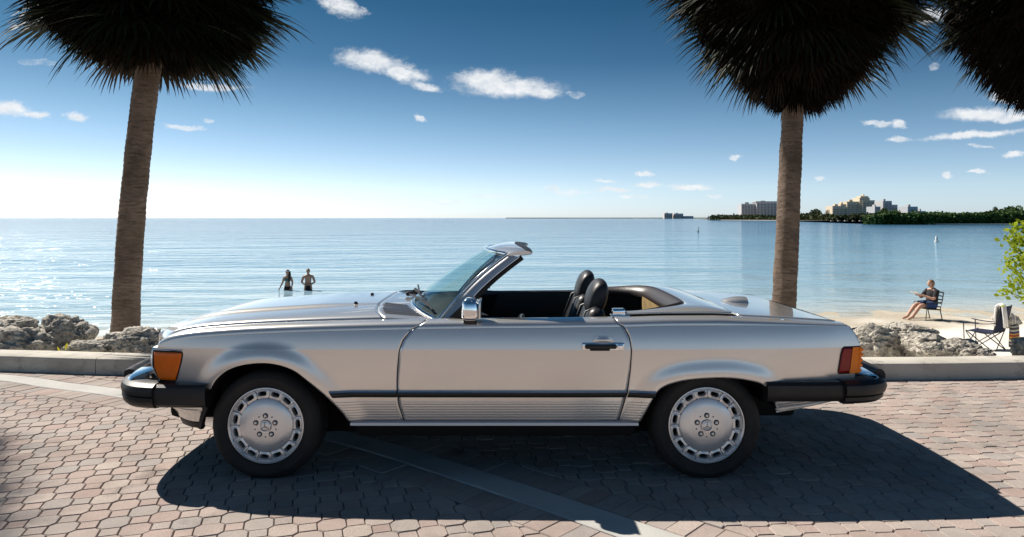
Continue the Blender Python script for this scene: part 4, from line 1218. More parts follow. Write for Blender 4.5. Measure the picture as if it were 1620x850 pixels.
# ---- wheels (axis along Y, outer face towards -Y)
def make_wheel(name):
    w = empty(name, (0, 0, 0), parent=car)
    mb = MB()
    prof = [(.213, -.015), (.217, .002), (.226, .010), (.245, .016), (.262, .017), (.266, .019), (.270, .017), (.285, .010), (.297, -.004), (.303, -.016), (.304, -.018)]
    for k in range(4):                               # tread with grooves
        b = -.022 - k * .040
        prof += [(.3055, b), (.306, b - .026), (.298, b - .028), (.298, b - .036)]
    prof += [(.300, -.19), (.285, -.205), (.23, -.205), (.21, -.19)]
    mb.lathe(prof, 72, 'Y')
    # flat contact patch
    mb.v = [(x, y, max(z, -.294)) for x, y, z in mb.v]
    mb.build('tyre', M['tyre'], w, smooth=30)
    rim = MB()
    rim.lathe([(.199, -.014), (.201, .000), (.206, .005), (.2115, .004), (.2135, -.004), (.2125, -.018)], 72, 'Y')
    # dished centre
    rim.lathe([(.0, .008), (.04, .008), (.10, .006), (.140, .000), (.148, -.004), (.152, -.010)], 72, 'Y')
    # slotted ring
    NSL = 15
    for k in range(NSL):
        a0 = 2 * math.pi * k / NSL + .03; half = math.pi / NSL
        rin, rout, rc = .152, .2005, .176
        def P(la, r, d): return (r * math.cos(a0 + la), -d, r * math.sin(a0 + la))
        n = 28; inner = []; outer_ = []; deep = []
        for i in range(n):
            t = 2 * math.pi * i / n
            # slot: stadium 0.052 x 0.028
            sx = math.copysign(abs(math.cos(t)) ** .6, math.cos(t)) * .0220; sr = math.copysign(abs(math.sin(t)) ** .6, math.sin(t)) * .0112
            inner.append((sx / rc, rc + sr))
            c_, s_ = math.cos(t), math.sin(t)
            m_ = min(half / max(abs(c_), 1e-6), ((rout - rc) if s_ > 0 else (rc - rin)) / max(abs(s_), 1e-6) * 1.0 / 1.0 if abs(s_) > 1e-6 else 1e9) if False else None
            # wedge boundary by square mapping
            q = max(abs(c_), abs(s_)); bx, bz = c_ / q, s_ / q
            outer_.append((bx * half, rc + (bz * (rout - rc) if bz > 0 else bz * (rc - rin))))
        def face_d(r): return lerp(-.010, -.014, (r - rin) / (rout - rin))
        vs = [P(la, r, face_d(r)) for la, r in outer_]
        vs += [P(la * 1.12, rc + (r - rc) * 1.18, face_d(r) + .004) for la, r in inner]
        vs += [P(la, r, face_d(r) - .002) for la, r in inner] + [P(la, r, face_d(r) - .030) for la, r in inner]
        fs = []
        for L in range(3):
            for i in range(n):
                j = (i + 1) % n; fs.append((L*n + i, L*n + j, (L+1)*n + j, (L+1)*n + i))
        rim.add(vs, fs)
        # raised rib between two slots
        ar = a0 + half
        Rm = Matrix(((math.cos(ar), 0, -math.sin(ar)), (0, 1, 0), (math.sin(ar), 0, math.cos(ar))))
        rim.rbox((rc * math.cos(ar), .0075, rc * math.sin(ar)), (.040, .012, .009), .003, 2, rot=Rm)
    r = fixn(rim.build('rim', M['alloy'], w, smooth=28))
    mb = MB(); mb.lathe([(0, -.045), (.20, -.045), (.205, -.02), (.205, -.15)], 40, 'Y'); mb.build('brake_disc', M['black'], w)
    mb = MB(); mb.lathe([(0, .020), (.020, .019), (.030, .016), (.0345, .010), (.036, .006)], 36, 'Y')
    hub = mb.build('hub_cap', M['alloy'], w, smooth=40)
    mb = MB(); star(mb, (0, -.0185, 0), .030, 'Y'); mb.build('emblem', M['chrome'], hub, smooth=20)
    for k in range(5):
        a = math.pi / 2 + 2 * math.pi * k / 5; c = (.056 * math.cos(a), -.0055, .056 * math.sin(a))
        mb = MB(); mb.lathe([(.0155, .002), (.0145, .0035), (.0105, .0035), (.010, .001)], 18, 'Y', c=c)
        mb.build('bolt_recess', M['seal'], w, smooth=40)
        mb = MB(); mb.lathe([(0, .012), (.006, .0115), (.0095, .007), (.010, .001)], 14, 'Y', c=c)
        mb.build('wheel_bolt', M['alloy'], w, smooth=40)
        a += math.pi / 5; c = (.061 * math.cos(a), -.0055, .061 * math.sin(a))
        mb = MB(); mb.lathe([(0, .0022), (.0042, .0022), (.0044, 0)], 10, 'Y', c=c); mb.build('small_hole', M['seal'], w)
    return w
wheel = make_wheel('wheel')
spots = [(-1.2275, -.838, .293, 0), (1.2275, -.838, .295, 0), (-1.2275, .838, .293, math.pi), (1.2275, .838, .295, math.pi)]
for k, (x, y, z, rz) in enumerate(spots):
    if k == 0: w = wheel
    else:
        w = wheel.copy(); link(w, car)
        for ch in wheel.children:
            c = ch.copy(); link(c, w)
            for g2 in ch.children:
                d = g2.copy(); link(d, c)
            c_rot = [0, R(11), 0, 0][k]
            if k == 1: pass
    w.location = (x, y, z); w.rotation_euler = (0, 0, rz)
# ================================================================== PALMS
def frond_mesh(name, pitch, seed, L=.85, pet=.62, nseg=34, droop=.5, dead=False):
    """fan leaf growing from the origin along +X, tilted by pitch; tips droop under gravity"""
    r = random.Random(seed); mb = MB()
    d = Vector((math.cos(pitch), 0, math.sin(pitch)))
    side = Vector((0, 1, 0)); up = side.cross(d) * -1
    if up.z < 0: up = -up
    base = [d * (pet * t) + Vector((0, 0, -.10 * droop * t * t)) for t in (0, .5, 1)]
    for a, b, w0, w1 in ((base[0], base[1], .022, .016), (base[1], base[2], .016, .012)):
        mb.add([a - side * w0, a + side * w0, b + side * w1, b - side * w1, a + up * .012, b + up * .008], [(0, 1, 2, 3), (0, 4, 5, 3), (1, 2, 5, 4)])
    hub = base[2]
    spread = R(118)
    for k in range(nseg):
        a = lerp(-spread, spread, k / (nseg - 1)) + r.uniform(-.03, .03)
        ln = L * (1 - .22 * abs(a / spread) ** 2) * r.uniform(.88, 1.08)
        fold = .28 * abs(math.sin(a))
        dir_ = (d * math.cos(a) + side * math.sin(a) + up * (fold * .5)).normalized()
        perp = (side * math.cos(a) - d * math.sin(a)).normalized()
        tw = r.uniform(-.5, .5); perp = (perp * math.cos(tw) + up * math.sin(tw)).normalized()
        st = hub + dir_ * .03
        pts = []; dd = dir_.copy(); p = st.copy(); nst = 5
        for i in range(nst + 1):
            pts.append(p.copy()); f = i / nst
            dd = (dd + Vector((r.uniform(-.04, .04), r.uniform(-.04, .04), -1)) * droop * (.05 + .42 * f * f)).normalized()
            p = p + dd * ln / nst
        wid = [.010, .021, .024, .019, .011, .001]
        vs = []
        for q, w in zip(pts, wid): vs += [q - perp * w, q + perp * w]
        mb.add(vs, [(2*i, 2*i+1, 2*i+3, 2*i+2) for i in range(nst)])
    me = bpy.data.meshes.new(name); me.from_pydata(mb.v, [], mb.f); me.materials.append(M['dead'] if dead else M['frond']); me.update()
    return me
FR = {}
for pc in (75, 50, 25, 0, -22, -42, -60):
    for q in range(3):
        FR[(pc, q)] = frond_mesh('frond', R(pc), 100 + pc * 7 + q, L=.86 + .08 * q, droop=.42 + .16 * q, dead=False)
for pc in (-20, -45, -62, -74):
    for q in range(3):
        FR[('d', pc, q)] = frond_mesh('dry_frond', R(pc), 900 + pc * 5 + q, L=.62 + .09 * q, pet=.45, droop=.7 + .2 * q, dead=True)

def palm(name, label, base, top, r0, r1, thatch, plan, seed, curve=(0, 0), cs=1.0):
    r = random.Random(seed)
    t = tag(empty(name, base), label, 'palm tree', 'fan palms along the beach edge')
    base = Vector(base); top = Vector(top); H = top - base
    mb = MB(); n = 60; m = 28
    def tf(u, v):
        c = H * v + Vector((curve[0], curve[1], 0)) * math.sin(math.pi * v)
        rr = lerp(r0, r1, min(1, v * 1.1)) + .02 * math.exp(-v * 14) 
        a = 2 * math.pi * u
        k = noise.noise(Vector((math.cos(a) * 1.2, math.sin(a) * 1.2, v * H.length * 3.5 + seed))) * .012
        ring = .0035 * math.sin(v * H.length * 80 + 1.5 * noise.noise(Vector((math.cos(a), math.sin(a), v * 9))))
        rr += k + ring
        return (c.x + rr * math.cos(a), c.y + rr * math.sin(a), c.z)
    mb.grid(m, 150, tf, wu=True)
    mb.build('trunk', M['bark'], t, smooth=180)
    cr = empty('crown', tuple(H), parent=t); cr.scale = (cs, cs, cs)
    mb = MB()                                        # old leaf bases at the heart of the crown
    mb.grid(20, 12, lambda u, v: ((r1 + .16 * math.sin(math.pi * v) + .03 * noise.noise(Vector((u * 20, v * 12, seed)))) * math.cos(2*math.pi*u), (r1 + .16 * math.sin(math.pi * v)) * math.sin(2*math.pi*u), lerp(-.35, 1.0, v)), wu=True)
    mb.build('leaf_bases', M['fibre'], cr)
    mb = MB()                                        # matted old leaves that fill the crown
    def th(u, v):
        a = 2 * math.pi * u; q = v * (len(thatch) - 1); i = min(int(q), len(thatch) - 2); f = q - i
        rr = lerp(thatch[i][0], thatch[i+1][0], f); z = lerp(thatch[i][1], thatch[i+1][1], f)
        k = 1 + .16 * noise.noise(Vector((math.cos(a) * 2.2, math.sin(a) * 2.2, z * 1.6 + seed))) + .12 * noise.noise(Vector((math.cos(a) * 7, math.sin(a) * 7, z * 3 + seed)))
        return (rr * k * math.cos(a), rr * k * math.sin(a), z + .10 * noise.noise(Vector((math.cos(a) * 3, math.sin(a) * 3, 7 + seed))))
    mb.grid(72, 36, th, wu=True)
    rt_ = random.Random(seed + 50)
    for k in range(9000):                            # hanging dry leaf tips all over the matted leaves
        u, v = rt_.random(), rt_.random() ** 1.15
        p = Vector(th(u, v)); out = Vector((p.x, p.y, 0)).normalized(); sd = Vector((-out.y, out.x, 0))
        d = (out * rt_.uniform(.25, 1.0) + sd * rt_.gauss(0, .35) + Vector((0, 0, rt_.uniform(-1.0, -.35 + .6 * v)))).normalized()
        L = rt_.uniform(.22, .50) * (.75 + .4 * v); w = rt_.uniform(.008, .016); sd2 = d.cross(Vector((rt_.gauss(0, 1), rt_.gauss(0, 1), rt_.gauss(0, 1)))).normalized()
        p = p - out * .05; m1 = p + d * L * .55; m2 = m1 + (d + Vector((0, 0, -.6))).normalized() * L * .5
        mb.add([p - sd2 * w, p + sd2 * w, m1 + sd2 * w, m1 - sd2 * w, m2], [(0, 1, 2, 3), (3, 2, 4)])
    tag(mb.build('leaf_thatch', M['fibre'], cr), kind='stuff')
    for (kind, pc, count, zlo, zhi, sc0, sc1) in plan:
        for k in range(count):
            az = 2 * math.pi * (k + r.uniform(-.45, .45)) / count + r.random() * .3
            me = FR[(pc, r.randrange(3))] if kind == 'g' else FR[('d', pc, r.randrange(3))]
            o = bpy.data.objects.new('frond', me); link(o, cr)
            rr = r1 + .02
            o.location = (rr * math.cos(az), rr * math.sin(az), r.uniform(zlo, zhi))
            o.rotation_euler = (r.uniform(-.12, .12), r.uniform(-.08, .08), az)
            s = r.uniform(sc0, sc1); o.scale = (s, s, s)
    return t
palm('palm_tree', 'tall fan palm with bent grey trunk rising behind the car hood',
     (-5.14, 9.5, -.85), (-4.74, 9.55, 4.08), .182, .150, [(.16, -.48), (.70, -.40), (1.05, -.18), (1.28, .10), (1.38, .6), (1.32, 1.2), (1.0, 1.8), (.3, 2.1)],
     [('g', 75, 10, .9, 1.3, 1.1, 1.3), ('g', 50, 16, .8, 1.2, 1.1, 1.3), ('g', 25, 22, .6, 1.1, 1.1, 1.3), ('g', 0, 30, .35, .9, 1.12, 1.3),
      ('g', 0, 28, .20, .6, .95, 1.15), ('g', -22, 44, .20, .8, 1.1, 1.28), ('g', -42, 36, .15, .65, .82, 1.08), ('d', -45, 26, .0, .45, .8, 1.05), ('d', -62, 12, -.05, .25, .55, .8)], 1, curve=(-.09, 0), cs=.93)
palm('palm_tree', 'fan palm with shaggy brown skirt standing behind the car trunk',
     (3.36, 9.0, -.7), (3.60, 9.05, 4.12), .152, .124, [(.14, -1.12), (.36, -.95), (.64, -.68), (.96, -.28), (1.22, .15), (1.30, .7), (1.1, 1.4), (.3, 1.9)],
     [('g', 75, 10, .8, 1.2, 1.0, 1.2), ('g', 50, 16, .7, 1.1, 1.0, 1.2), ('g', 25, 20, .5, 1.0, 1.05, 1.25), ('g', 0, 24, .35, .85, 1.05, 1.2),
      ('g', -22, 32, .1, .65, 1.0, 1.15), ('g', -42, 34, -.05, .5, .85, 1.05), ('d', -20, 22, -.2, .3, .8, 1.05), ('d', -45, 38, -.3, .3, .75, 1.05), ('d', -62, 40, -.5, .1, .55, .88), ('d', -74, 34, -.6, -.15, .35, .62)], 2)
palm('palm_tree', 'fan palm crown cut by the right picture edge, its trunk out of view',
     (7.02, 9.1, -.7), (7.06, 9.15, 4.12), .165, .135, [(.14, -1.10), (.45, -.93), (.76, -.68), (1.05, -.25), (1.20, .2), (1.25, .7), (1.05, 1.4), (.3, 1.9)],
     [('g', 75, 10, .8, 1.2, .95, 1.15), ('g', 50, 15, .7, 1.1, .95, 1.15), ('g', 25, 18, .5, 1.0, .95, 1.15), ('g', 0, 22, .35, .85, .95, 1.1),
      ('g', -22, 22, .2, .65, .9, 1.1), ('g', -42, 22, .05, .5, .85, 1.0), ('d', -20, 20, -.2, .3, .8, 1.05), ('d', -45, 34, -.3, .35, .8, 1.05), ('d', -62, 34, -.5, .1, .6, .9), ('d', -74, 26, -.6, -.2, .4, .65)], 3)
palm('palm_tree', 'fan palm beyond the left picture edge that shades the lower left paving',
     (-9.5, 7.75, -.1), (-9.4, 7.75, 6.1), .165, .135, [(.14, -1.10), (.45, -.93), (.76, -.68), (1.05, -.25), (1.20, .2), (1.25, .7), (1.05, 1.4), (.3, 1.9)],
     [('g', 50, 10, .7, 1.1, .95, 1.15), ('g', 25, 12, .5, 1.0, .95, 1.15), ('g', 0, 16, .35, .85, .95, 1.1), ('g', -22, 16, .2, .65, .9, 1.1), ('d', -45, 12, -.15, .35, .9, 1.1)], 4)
# ================================================================== ROCKS
def rock(label, c, d, seed, rz=0, sub=5, groupn='coral rocks behind the kerb'):
    bm = bmesh.new(); bmesh.ops.create_icosphere(bm, subdivisions=sub, radius=1)
    off = Vector((seed * 3.7, seed * 1.9, seed * .7))
    for v in bm.verts:
        p = v.co.copy()
        k = 1 + .30 * noise.noise(p * 1.1 + off) + .16 * noise.noise(p * 2.6 + off) + .12 * noise.noise(p * 5.5 + off) + .05 * noise.noise(p * 11 + off)
        k -= .13 * max(0, noise.noise(p * 8 + off)) + .10 * max(0, noise.noise(p * 16 + off))
        # blocky facets
        q = Vector([math.copysign(abs(a) ** .8, a) for a in p]); q.normalize()
        v.co = Vector((q.x * d[0], q.y * d[1], q.z * d[2])) * k
    me = bpy.data.meshes.new('rock'); bm.to_mesh(me); bm.free(); me.shade_smooth(); me.materials.append(M['rock'])
    o = bpy.data.objects.new('rock', me); link(o); o.location = c; o.rotation_euler = (0, 0, rz)
    return tag(o, label, 'rock', groupn)
def rock_px(label, x0, x1, ytop, Y, depth, hfac, seed, rz=0, sub=5):
    """photo span x0..x1 with its top at ytop, standing at distance Y"""
    c = at((x0 + x1) / 2, ytop, Y); w = (x1 - x0) / 2 * Y / FPX
    h = w * hfac
    return rock(label, (c.x, c.y, c.z - h * .95), (w * 1.02, depth, h), seed, rz, sub)
rock_px('flat grey rock at the left picture edge, behind another', -40, 68, 503, 8.1, .35, .55, 1)
rock_px('tall pitted coral rock left of the palm trunk', 66, 138, 500, 7.75, .30, .95, 2, .4)
rock_px('rough rock at the left edge just behind the kerb', -25, 92, 521, 7.42, .25, .62, 3)
rock_px('low flat rock between the tall rock and the trunk', 100, 200, 537, 7.35, .2, .45, 4)
rock_px('rounded grey rock beside the front of the car hood', 172, 268, 520, 7.5, .28, .72, 5, .2)
rock_px('small rock behind the low flat rock by the trunk', 160, 215, 533, 7.75, .2, .6, 17)
rock_px('dark pitted rock just behind the tail lamp', 1330, 1432, 515, 8.2, .32, .75, 6)
rock_px('pale broad rock under the sand, second from the car', 1418, 1500, 524, 8.0, .3, .7, 7, .5)
rock_px('low white rock in front of the navy folding chair', 1478, 1560, 538, 7.7, .25, .55, 8)
rock_px('small broken rock between the pale rocks', 1448, 1492, 541, 7.4, .15, .6, 9)
rock_px('small rock at the foot of the folding chair', 1535, 1572, 553, 7.5, .12, .6, 10)
rock_px('shaded rock at the right picture edge by the kerb', 1606, 1660, 533, 7.6, .2, .8, 11)
rock_px('sunlit sandy ledge rock above the dark pitted rock', 1395, 1475, 513, 9.2, .3, .45, 12)
p = at(1591, 503, 15.8); rock('brown weathered rock on the sand behind the folding chair', (p.x, p.y, p.z - .05), (.34, .22, .16), 13, .2, 4)
# bright yellow leaf sprig between the rocks
sp = tag(empty('seedling', tuple(at(100, 556, 7.15))), 'tiny seedling with bright yellow leaves between the rocks', 'plant')
for k, (dx, dz, ln, w, tl) in enumerate(((.02, .02, .075, .028, .5), (-.035, .0, .05, .02, 1.2))):
    mb = MB()
    def lf(u, v): 
        ww = w * math.sin(math.pi * min(.98, u * .95 + .02)) ** .8
        return (dx + math.cos(tl + .6) * ln * u - math.sin(tl + .6) * (v - .5) * 2 * ww * .5, -.02 * u, dz + math.sin(tl + .6) * ln * u + math.cos(tl + .6) * (v - .5) * ww)
    mb.grid(8, 4, lf); mb.build('leaf', M['yleaf'], sp, smooth=180)
mb = MB(); mb.tube([(0, 0, -.06), (.01, 0, .03)], .004, 5); mb.build('stem', M['bushleaf'], sp)

# ================================================================== BUSH at the right edge
bush = tag(empty('shrub', (8.66, 11.0, beach_z(8.66, 11) + .48)), 'bright yellow green shrub at the right picture edge', 'shrub')
r = random.Random(11); mb = MB(); tips = []
for k in range(130):
    az = r.uniform(0, 2 * math.pi); el = r.uniform(-.35, 1.45); ln = r.uniform(.75, 1.08)
    tip = Vector((math.cos(az) * math.cos(el) * ln, math.sin(az) * math.cos(el) * ln, .95 + math.sin(el) * ln * .95))
    mid_ = Vector((tip.x * .35, tip.y * .35, tip.z * .55))
    mb.tube([(tip.x * .1, tip.y * .1, -.6), mid_, tip], [.022, .012, .004], 5)
    tips += [(mid_.lerp(tip, f), f) for f in (.2, .35, .5, .65, .8, .92, 1)]
mb.build('stems', M['bark'], bush)
lm = MB()
for (p, f) in tips:
    for q in range(12):
        c = p + Vector((r.gauss(0, .075), r.gauss(0, .075), r.gauss(0, .065)))
        d = Vector((r.gauss(0, 1), r.gauss(0, 1), r.gauss(.3, .8))).normalized(); s = d.cross(Vector((r.gauss(0, 1), r.gauss(0, 1), r.gauss(0, 1)))).normalized()
        L = r.uniform(.06, .10); w = L * .36; nrm = d.cross(s)
        lm.add([c, c + d * L * .5 + s * w, c + d * L - nrm * .01, c + d * L * .5 - s * w], [(0, 1, 2), (0, 2, 3)])
tag(lm.build('foliage', M['bushleaf'], bush), kind='stuff')
# ================================================================== PEOPLE
M['skin'] = mat('skin', (.40, .22, .15), .55, 0, .35, var=(20, (.34, .18, .12)))
M['skin2'] = mat('lighter_skin', (.50, .30, .22), .55, 0, .35, var=(20, (.44, .25, .18)))
M['hair'] = mat('dark_hair', (.02, .013, .010), .6)
M['hair2'] = mat('light_brown_hair', (.20, .12, .07), .6)
M['navy'] = mat('navy_cloth', (.010, .016, .045), .9)
M['shorts'] = mat('blue_shorts', (.02, .05, .16), .9)
M['blackcloth'] = mat('black_cloth', (.010, .010, .012), .9)
M['teal'] = mat('teal_swimwear', (.03, .10, .11), .7)
M['white'] = mat('white_cloth', (.78, .76, .74), .9, var=(9, (.68, .66, .64)))
M['paper'] = mat('white_paper', (.80, .80, .80), .7)
M['bronze'] = mat('bronze_chair_metal', (.085, .07, .055), .5, .4)
M['darkframe'] = mat('dark_tube_metal', (.02, .02, .022), .45, .3)
def body(name, joints, bones, root, parent, mt, sub=2):
    me = bpy.data.meshes.new(name); names = list(joints)
    idx = {k: i for i, k in enumerate(names)}
    me.from_pydata([joints[k][0] for k in names], [(idx[a], idx[b]) for a, b in bones], [])
    o = bpy.data.objects.new(name, me); link(o, parent)
    md = o.modifiers.new('skin', 'SKIN'); md.use_smooth_shade = True
    for k in names:
        rr = joints[k][1]; rr = rr if isinstance(rr, tuple) else (rr, rr)
        sv = me.skin_vertices[0].data[idx[k]]; sv.radius = rr; sv.use_root = (k == root)
    sb = o.modifiers.new('sub', 'SUBSURF'); sb.levels = sub; sb.render_levels = sub
    me.materials.append(mt)
    return o
def hand(J, B, wrist, d, side, pre, s=1.0):
    """five short finger chains from a wrist joint; d = pointing direction, side = thumb side"""
    w = Vector(J[wrist][0]); d = Vector(d).normalized(); side = Vector(side).normalized()
    pm = w + d * .07 * s; J[pre + 'palm'] = (tuple(pm), (.030 * s, .018 * s)); B.append((wrist, pre + 'palm'))
    nrm = d.cross(side)
    for k in range(4):
        b = pm + d * .03 * s + side * (.030 - .020 * k) * s; t = b + (d * .8 + nrm * .5).normalized() * (.055 - .006 * abs(k - 1)) * s
        J[pre + 'f%da' % k] = (tuple(b), .009 * s); J[pre + 'f%db' % k] = (tuple(t), .0075 * s)
        B += [(pre + 'palm', pre + 'f%da' % k), (pre + 'f%da' % k, pre + 'f%db' % k)]
    b = w + d * .035 * s + side * .035 * s; t = b + (d * .7 + side * .6).normalized() * .04 * s
    J[pre + 'ta'] = (tuple(b), .010 * s); J[pre + 'tb'] = (tuple(t), .009 * s); B += [(wrist, pre + 'ta'), (pre + 'ta', pre + 'tb')]
def head_mesh(name, c, parent, mt, yaw=0, pitch=0, s=1.0):
    """a head with brow, nose, chin, ears; faces -Y before yaw"""
    mb = MB(); rt = Matrix.Rotation(yaw, 3, 'Z') @ Matrix.Rotation(pitch, 3, 'X')
    def f(u, v):
        a = 2 * math.pi * u; b = math.pi * (v - .5)
        x = .073 * math.cos(b) * math.cos(a); y = .092 * math.cos(b) * math.sin(a); z = .112 * math.sin(b)
        front = max(0, -math.sin(a)) * math.cos(b)
        if z < 0: x *= 1 - .28 * (-z / .112) ** 1.5; y = y * (1 - .12 * (-z / .112)) - .006 * (-z / .112)
        y -= .016 * front * math.exp(-((z + .012) / .022) ** 2) * math.exp(-(x / .014) ** 2)       # nose
        y -= .006 * front * math.exp(-((z - .022) / .010) ** 2)                                     # brow
        y += .008 * front * math.exp(-((z - .004) / .012) ** 2) * math.exp(-((abs(x) - .032) / .014) ** 2)   # eye sockets
        y -= .005 * front * math.exp(-((z + .050) / .012) ** 2) * math.exp(-(x / .022) ** 2)        # lips
        x += math.copysign(.014, x) * math.exp(-((y - .012) / .014) ** 2) * math.exp(-((z - .0) / .026) ** 2)  # ears
        return Vector(c) + rt @ Vector((x, y, z)) * s
    mb.grid(40, 28, f, wu=True)
    return mb.build(name, mt, parent, smooth=180)
def bather(name, label, base, yaw, woman):
    t = tag(empty(name, base, yaw), label, 'person')
    # faces -Y (towards the shore); stands on the sea bed at z = 0, water at about .82
    sh, hipw = (.165, .095) if woman else (.195, .10)
    k = .96 if woman else 1.0
    J = {'pelvis': ((0, 0, .93*k), (.145, .105)), 'waist': ((0, -.005, 1.09*k), (.115, .085) if woman else (.145, .105)), 'chest': ((0, .0, 1.28*k), (.135, .10) if woman else (.165, .115)),
         'upper': ((0, .01, 1.40*k), (.11, .075) if woman else (.14, .09)), 'neck': ((0, .005, 1.50*k), .05), 'skull': ((0, -.01, 1.60*k), (.060, .070))}
    B = [('pelvis', 'waist'), ('waist', 'chest'), ('chest', 'upper'), ('upper', 'neck'), ('neck', 'skull')]
    for s, q in ((-1, 'l'), (1, 'r')):
        J[q+'hip'] = ((s*hipw, 0, .87*k), .10); J[q+'knee'] = ((s*(hipw+.015), -.01, .48*k), .062); J[q+'ankle'] = ((s*(hipw+.02), .02, .08), .042); J[q+'toe'] = ((s*(hipw+.03), -.14, .03), .032)
        B += [('pelvis', q+'hip'), (q+'hip', q+'knee'), (q+'knee', q+'ankle'), (q+'ankle', q+'toe')]
        J[q+'sh'] = ((s*sh, .01, 1.40*k), .058 if woman else .068)
        if woman:
            el = (s*(sh+.075), .0, 1.15*k) if s < 0 else (s*(sh+.06), .02, 1.15*k)
            wr = (s*(sh+.17), -.05, .93*k) if s < 0 else (s*(sh+.055), -.05, .95*k)
            hd, sd = ((s*.35, -.1, -1), (0, -1, 0))
        else:
            el = (s*(sh+.085), .03, 1.15*k); wr = (s*(sh-.06), -.15, 1.06*k); hd, sd = ((-s*.9, -.35, -.1), (0, 0, 1))
        J[q+'el'] = (el, .040 if woman else .048); J[q+'wr'] = (wr, .028 if woman else .034)
        B += [('upper', q+'sh'), (q+'sh', q+'el'), (q+'el', q+'wr')]
        hand(J, B, q+'wr', hd, sd, q)
    body('body', J, B, 'pelvis', t, M['skin'])
    hc = (0, -.018, 1.625*k)
    head_mesh('head', hc, t, M['skin'], 0.25 if woman else -.2, R(-12) if woman else R(14))
    mb = MB()
    def hf(u, v):
        a = 2*math.pi*u; b = lerp(-.35, math.pi/2, v)
        low = -.2 if math.sin(a) > -.3 else .45
        b = lerp(low, math.pi/2, v)
        return (hc[0] + .083*math.cos(b)*math.cos(a), hc[1] + .012 + .098*math.cos(b)*math.sin(a), hc[2] + .010 + .112*math.sin(b))
    mb.grid(28, 12, hf, wu=True)
    mb.build('hair', M['hair'], t, smooth=180, solid=.006)
    if woman:
        mb = MB(); mb.tube([(.05, .06, 1.66*k), (.085, .04, 1.52*k), (.115, -.05, 1.40*k), (.11, -.10, 1.27*k), (.10, -.10, 1.18*k)], [.045, .05, .05, .04, .012], 10); mb.build('long_hair', M['hair'], t, smooth=180)
        mb = MB()
        mb.grid(30, 6, lambda u, v: (.147*math.cos(2*math.pi*u), .112*math.sin(2*math.pi*u) - .004, lerp(1.235, 1.345, v)*k), wu=True)
        mb.build('bikini_top', M['teal'], t, smooth=180)
        mb = MB(); mb.grid(30, 6, lambda u, v: ((.165 - .02*v)*math.cos(2*math.pi*u), (.125 - .012*v)*math.sin(2*math.pi*u), lerp(.84, .99, v)*k), wu=True)
        mb.build('bikini_bottom', M['blackcloth'], t, smooth=180)
        mb = MB(); mb.grid(24, 4, lambda u, v: (hc[0] + (.088)*math.cos(2*math.pi*u), hc[1] + .01 + .104*math.sin(2*math.pi*u), hc[2] + .040 + .02*v), wu=True)
        mb.build('sunglasses_on_hair', M['white'], t, smooth=180)
    else:
        mb = MB(); mb.grid(30, 6, lambda u, v: ((.172 - .012*v)*math.cos(2*math.pi*u), (.130 - .01*v)*math.sin(2*math.pi*u), lerp(.76, 1.03, v)*k), wu=True)
        mb.build('swim_trunks', M['blackcloth'], t, smooth=180)
    return t
Yb = 31.3
for (px, woman, yaw, lab) in ((455, True, R(-12), 'woman with long dark hair and bikini standing in the water'), (487.5, False, R(8), 'bare-chested man in black trunks standing in the water')):
    p = at(px, 345, Yb); bather('person', lab, (p.x, Yb, WATER_Z - (.78 if woman else .80)), yaw, woman)

# ---- woman reading in a slatted chair (faces -X)
CH = (at(1467, 345, 22.2).x, 22.2); gz = beach_z(*CH)
chair = tag(empty('garden_chair', (CH[0], CH[1], gz), R(8)), 'brown metal slatted chair on the sand at the waterline', 'chair')
for sy in (-1, 1):
    y = sy * .27
    mb = MB(); mb.tube([(-.26, y, 0), (-.23, y, .36), (.25, y, .33)], .014, 6); mb.build('front_leg', M['bronze'], chair)
    mb = MB(); mb.tube([(.30, y, 0), (.22, y, .33), (.29, y, .60), (.34, y, .86)], .015, 6); mb.build('back_post', M['bronze'], chair)
    mb = MB(); mb.tube([(-.24, y * 1.03, .36), (-.24, y * 1.03, .54), (.0, y * 1.03, .56), (.28, y * 1.03, .57)], .012, 6); mb.build('armrest', M['bronze'], chair)
    mb = MB(); mb.tube([(-.26, y, .02), (.30, y, .02)], .010, 6); mb.build('stretcher', M['bronze'], chair)
for k in range(5):
    f = k / 4; mb = MB(); mb.rbox((lerp(.245, .34, f), 0, lerp(.42, .86, f)), (.012, .56, .035), .004); mb.build('back_slat', M['bronze'], chair)
for k in range(6):
    mb = MB(); mb.rbox((lerp(-.21, .21, k / 5), 0, lerp(.365, .345, k / 5)), (.06, .54, .012), .004); mb.build('seat_slat', M['bronze'], chair)
woman = tag(empty('person', (CH[0], CH[1], gz), R(8)), 'person in black top and blue shorts reading in a chair by the sea', 'person')
J = {'pelvis': ((.14, 0, .46), (.14, .12)), 'waist': ((.155, 0, .60), (.135, .125)), 'chest': ((.18, 0, .78), (.14, .13)), 'upper': ((.185, 0, .90), (.11, .10)), 'neck': ((.165, 0, .99), .05), 'skull': ((.13, 0, 1.08), (.07, .06))}
B = [('pelvis', 'waist'), ('waist', 'chest'), ('chest', 'upper'), ('upper', 'neck'), ('neck', 'skull')]
for s, q in ((-1, 'l'), (1, 'r')):
    J[q+'hip'] = ((.08, s*.10, .45), .10); J[q+'knee'] = ((-.33, s*.12, .46), .068); J[q+'ankle'] = ((-.60, s*.11, .10), .045); J[q+'toe'] = ((-.76, s*.12, .04), .032)
    B += [('pelvis', q+'hip'), (q+'hip', q+'knee'), (q+'knee', q+'ankle'), (q+'ankle', q+'toe')]
    J[q+'sh'] = ((.18, s*.19, .90), .065); J[q+'el'] = ((.0, s*.28, .66), .052); J[q+'wr'] = ((-.20, s*.10, .76), .034)
    B += [('upper', q+'sh'), (q+'sh', q+'el'), (q+'el', q+'wr')]
    hand(J, B, q+'wr', (-1, -s*.3, .15), (0, -s*.3, 1), q)
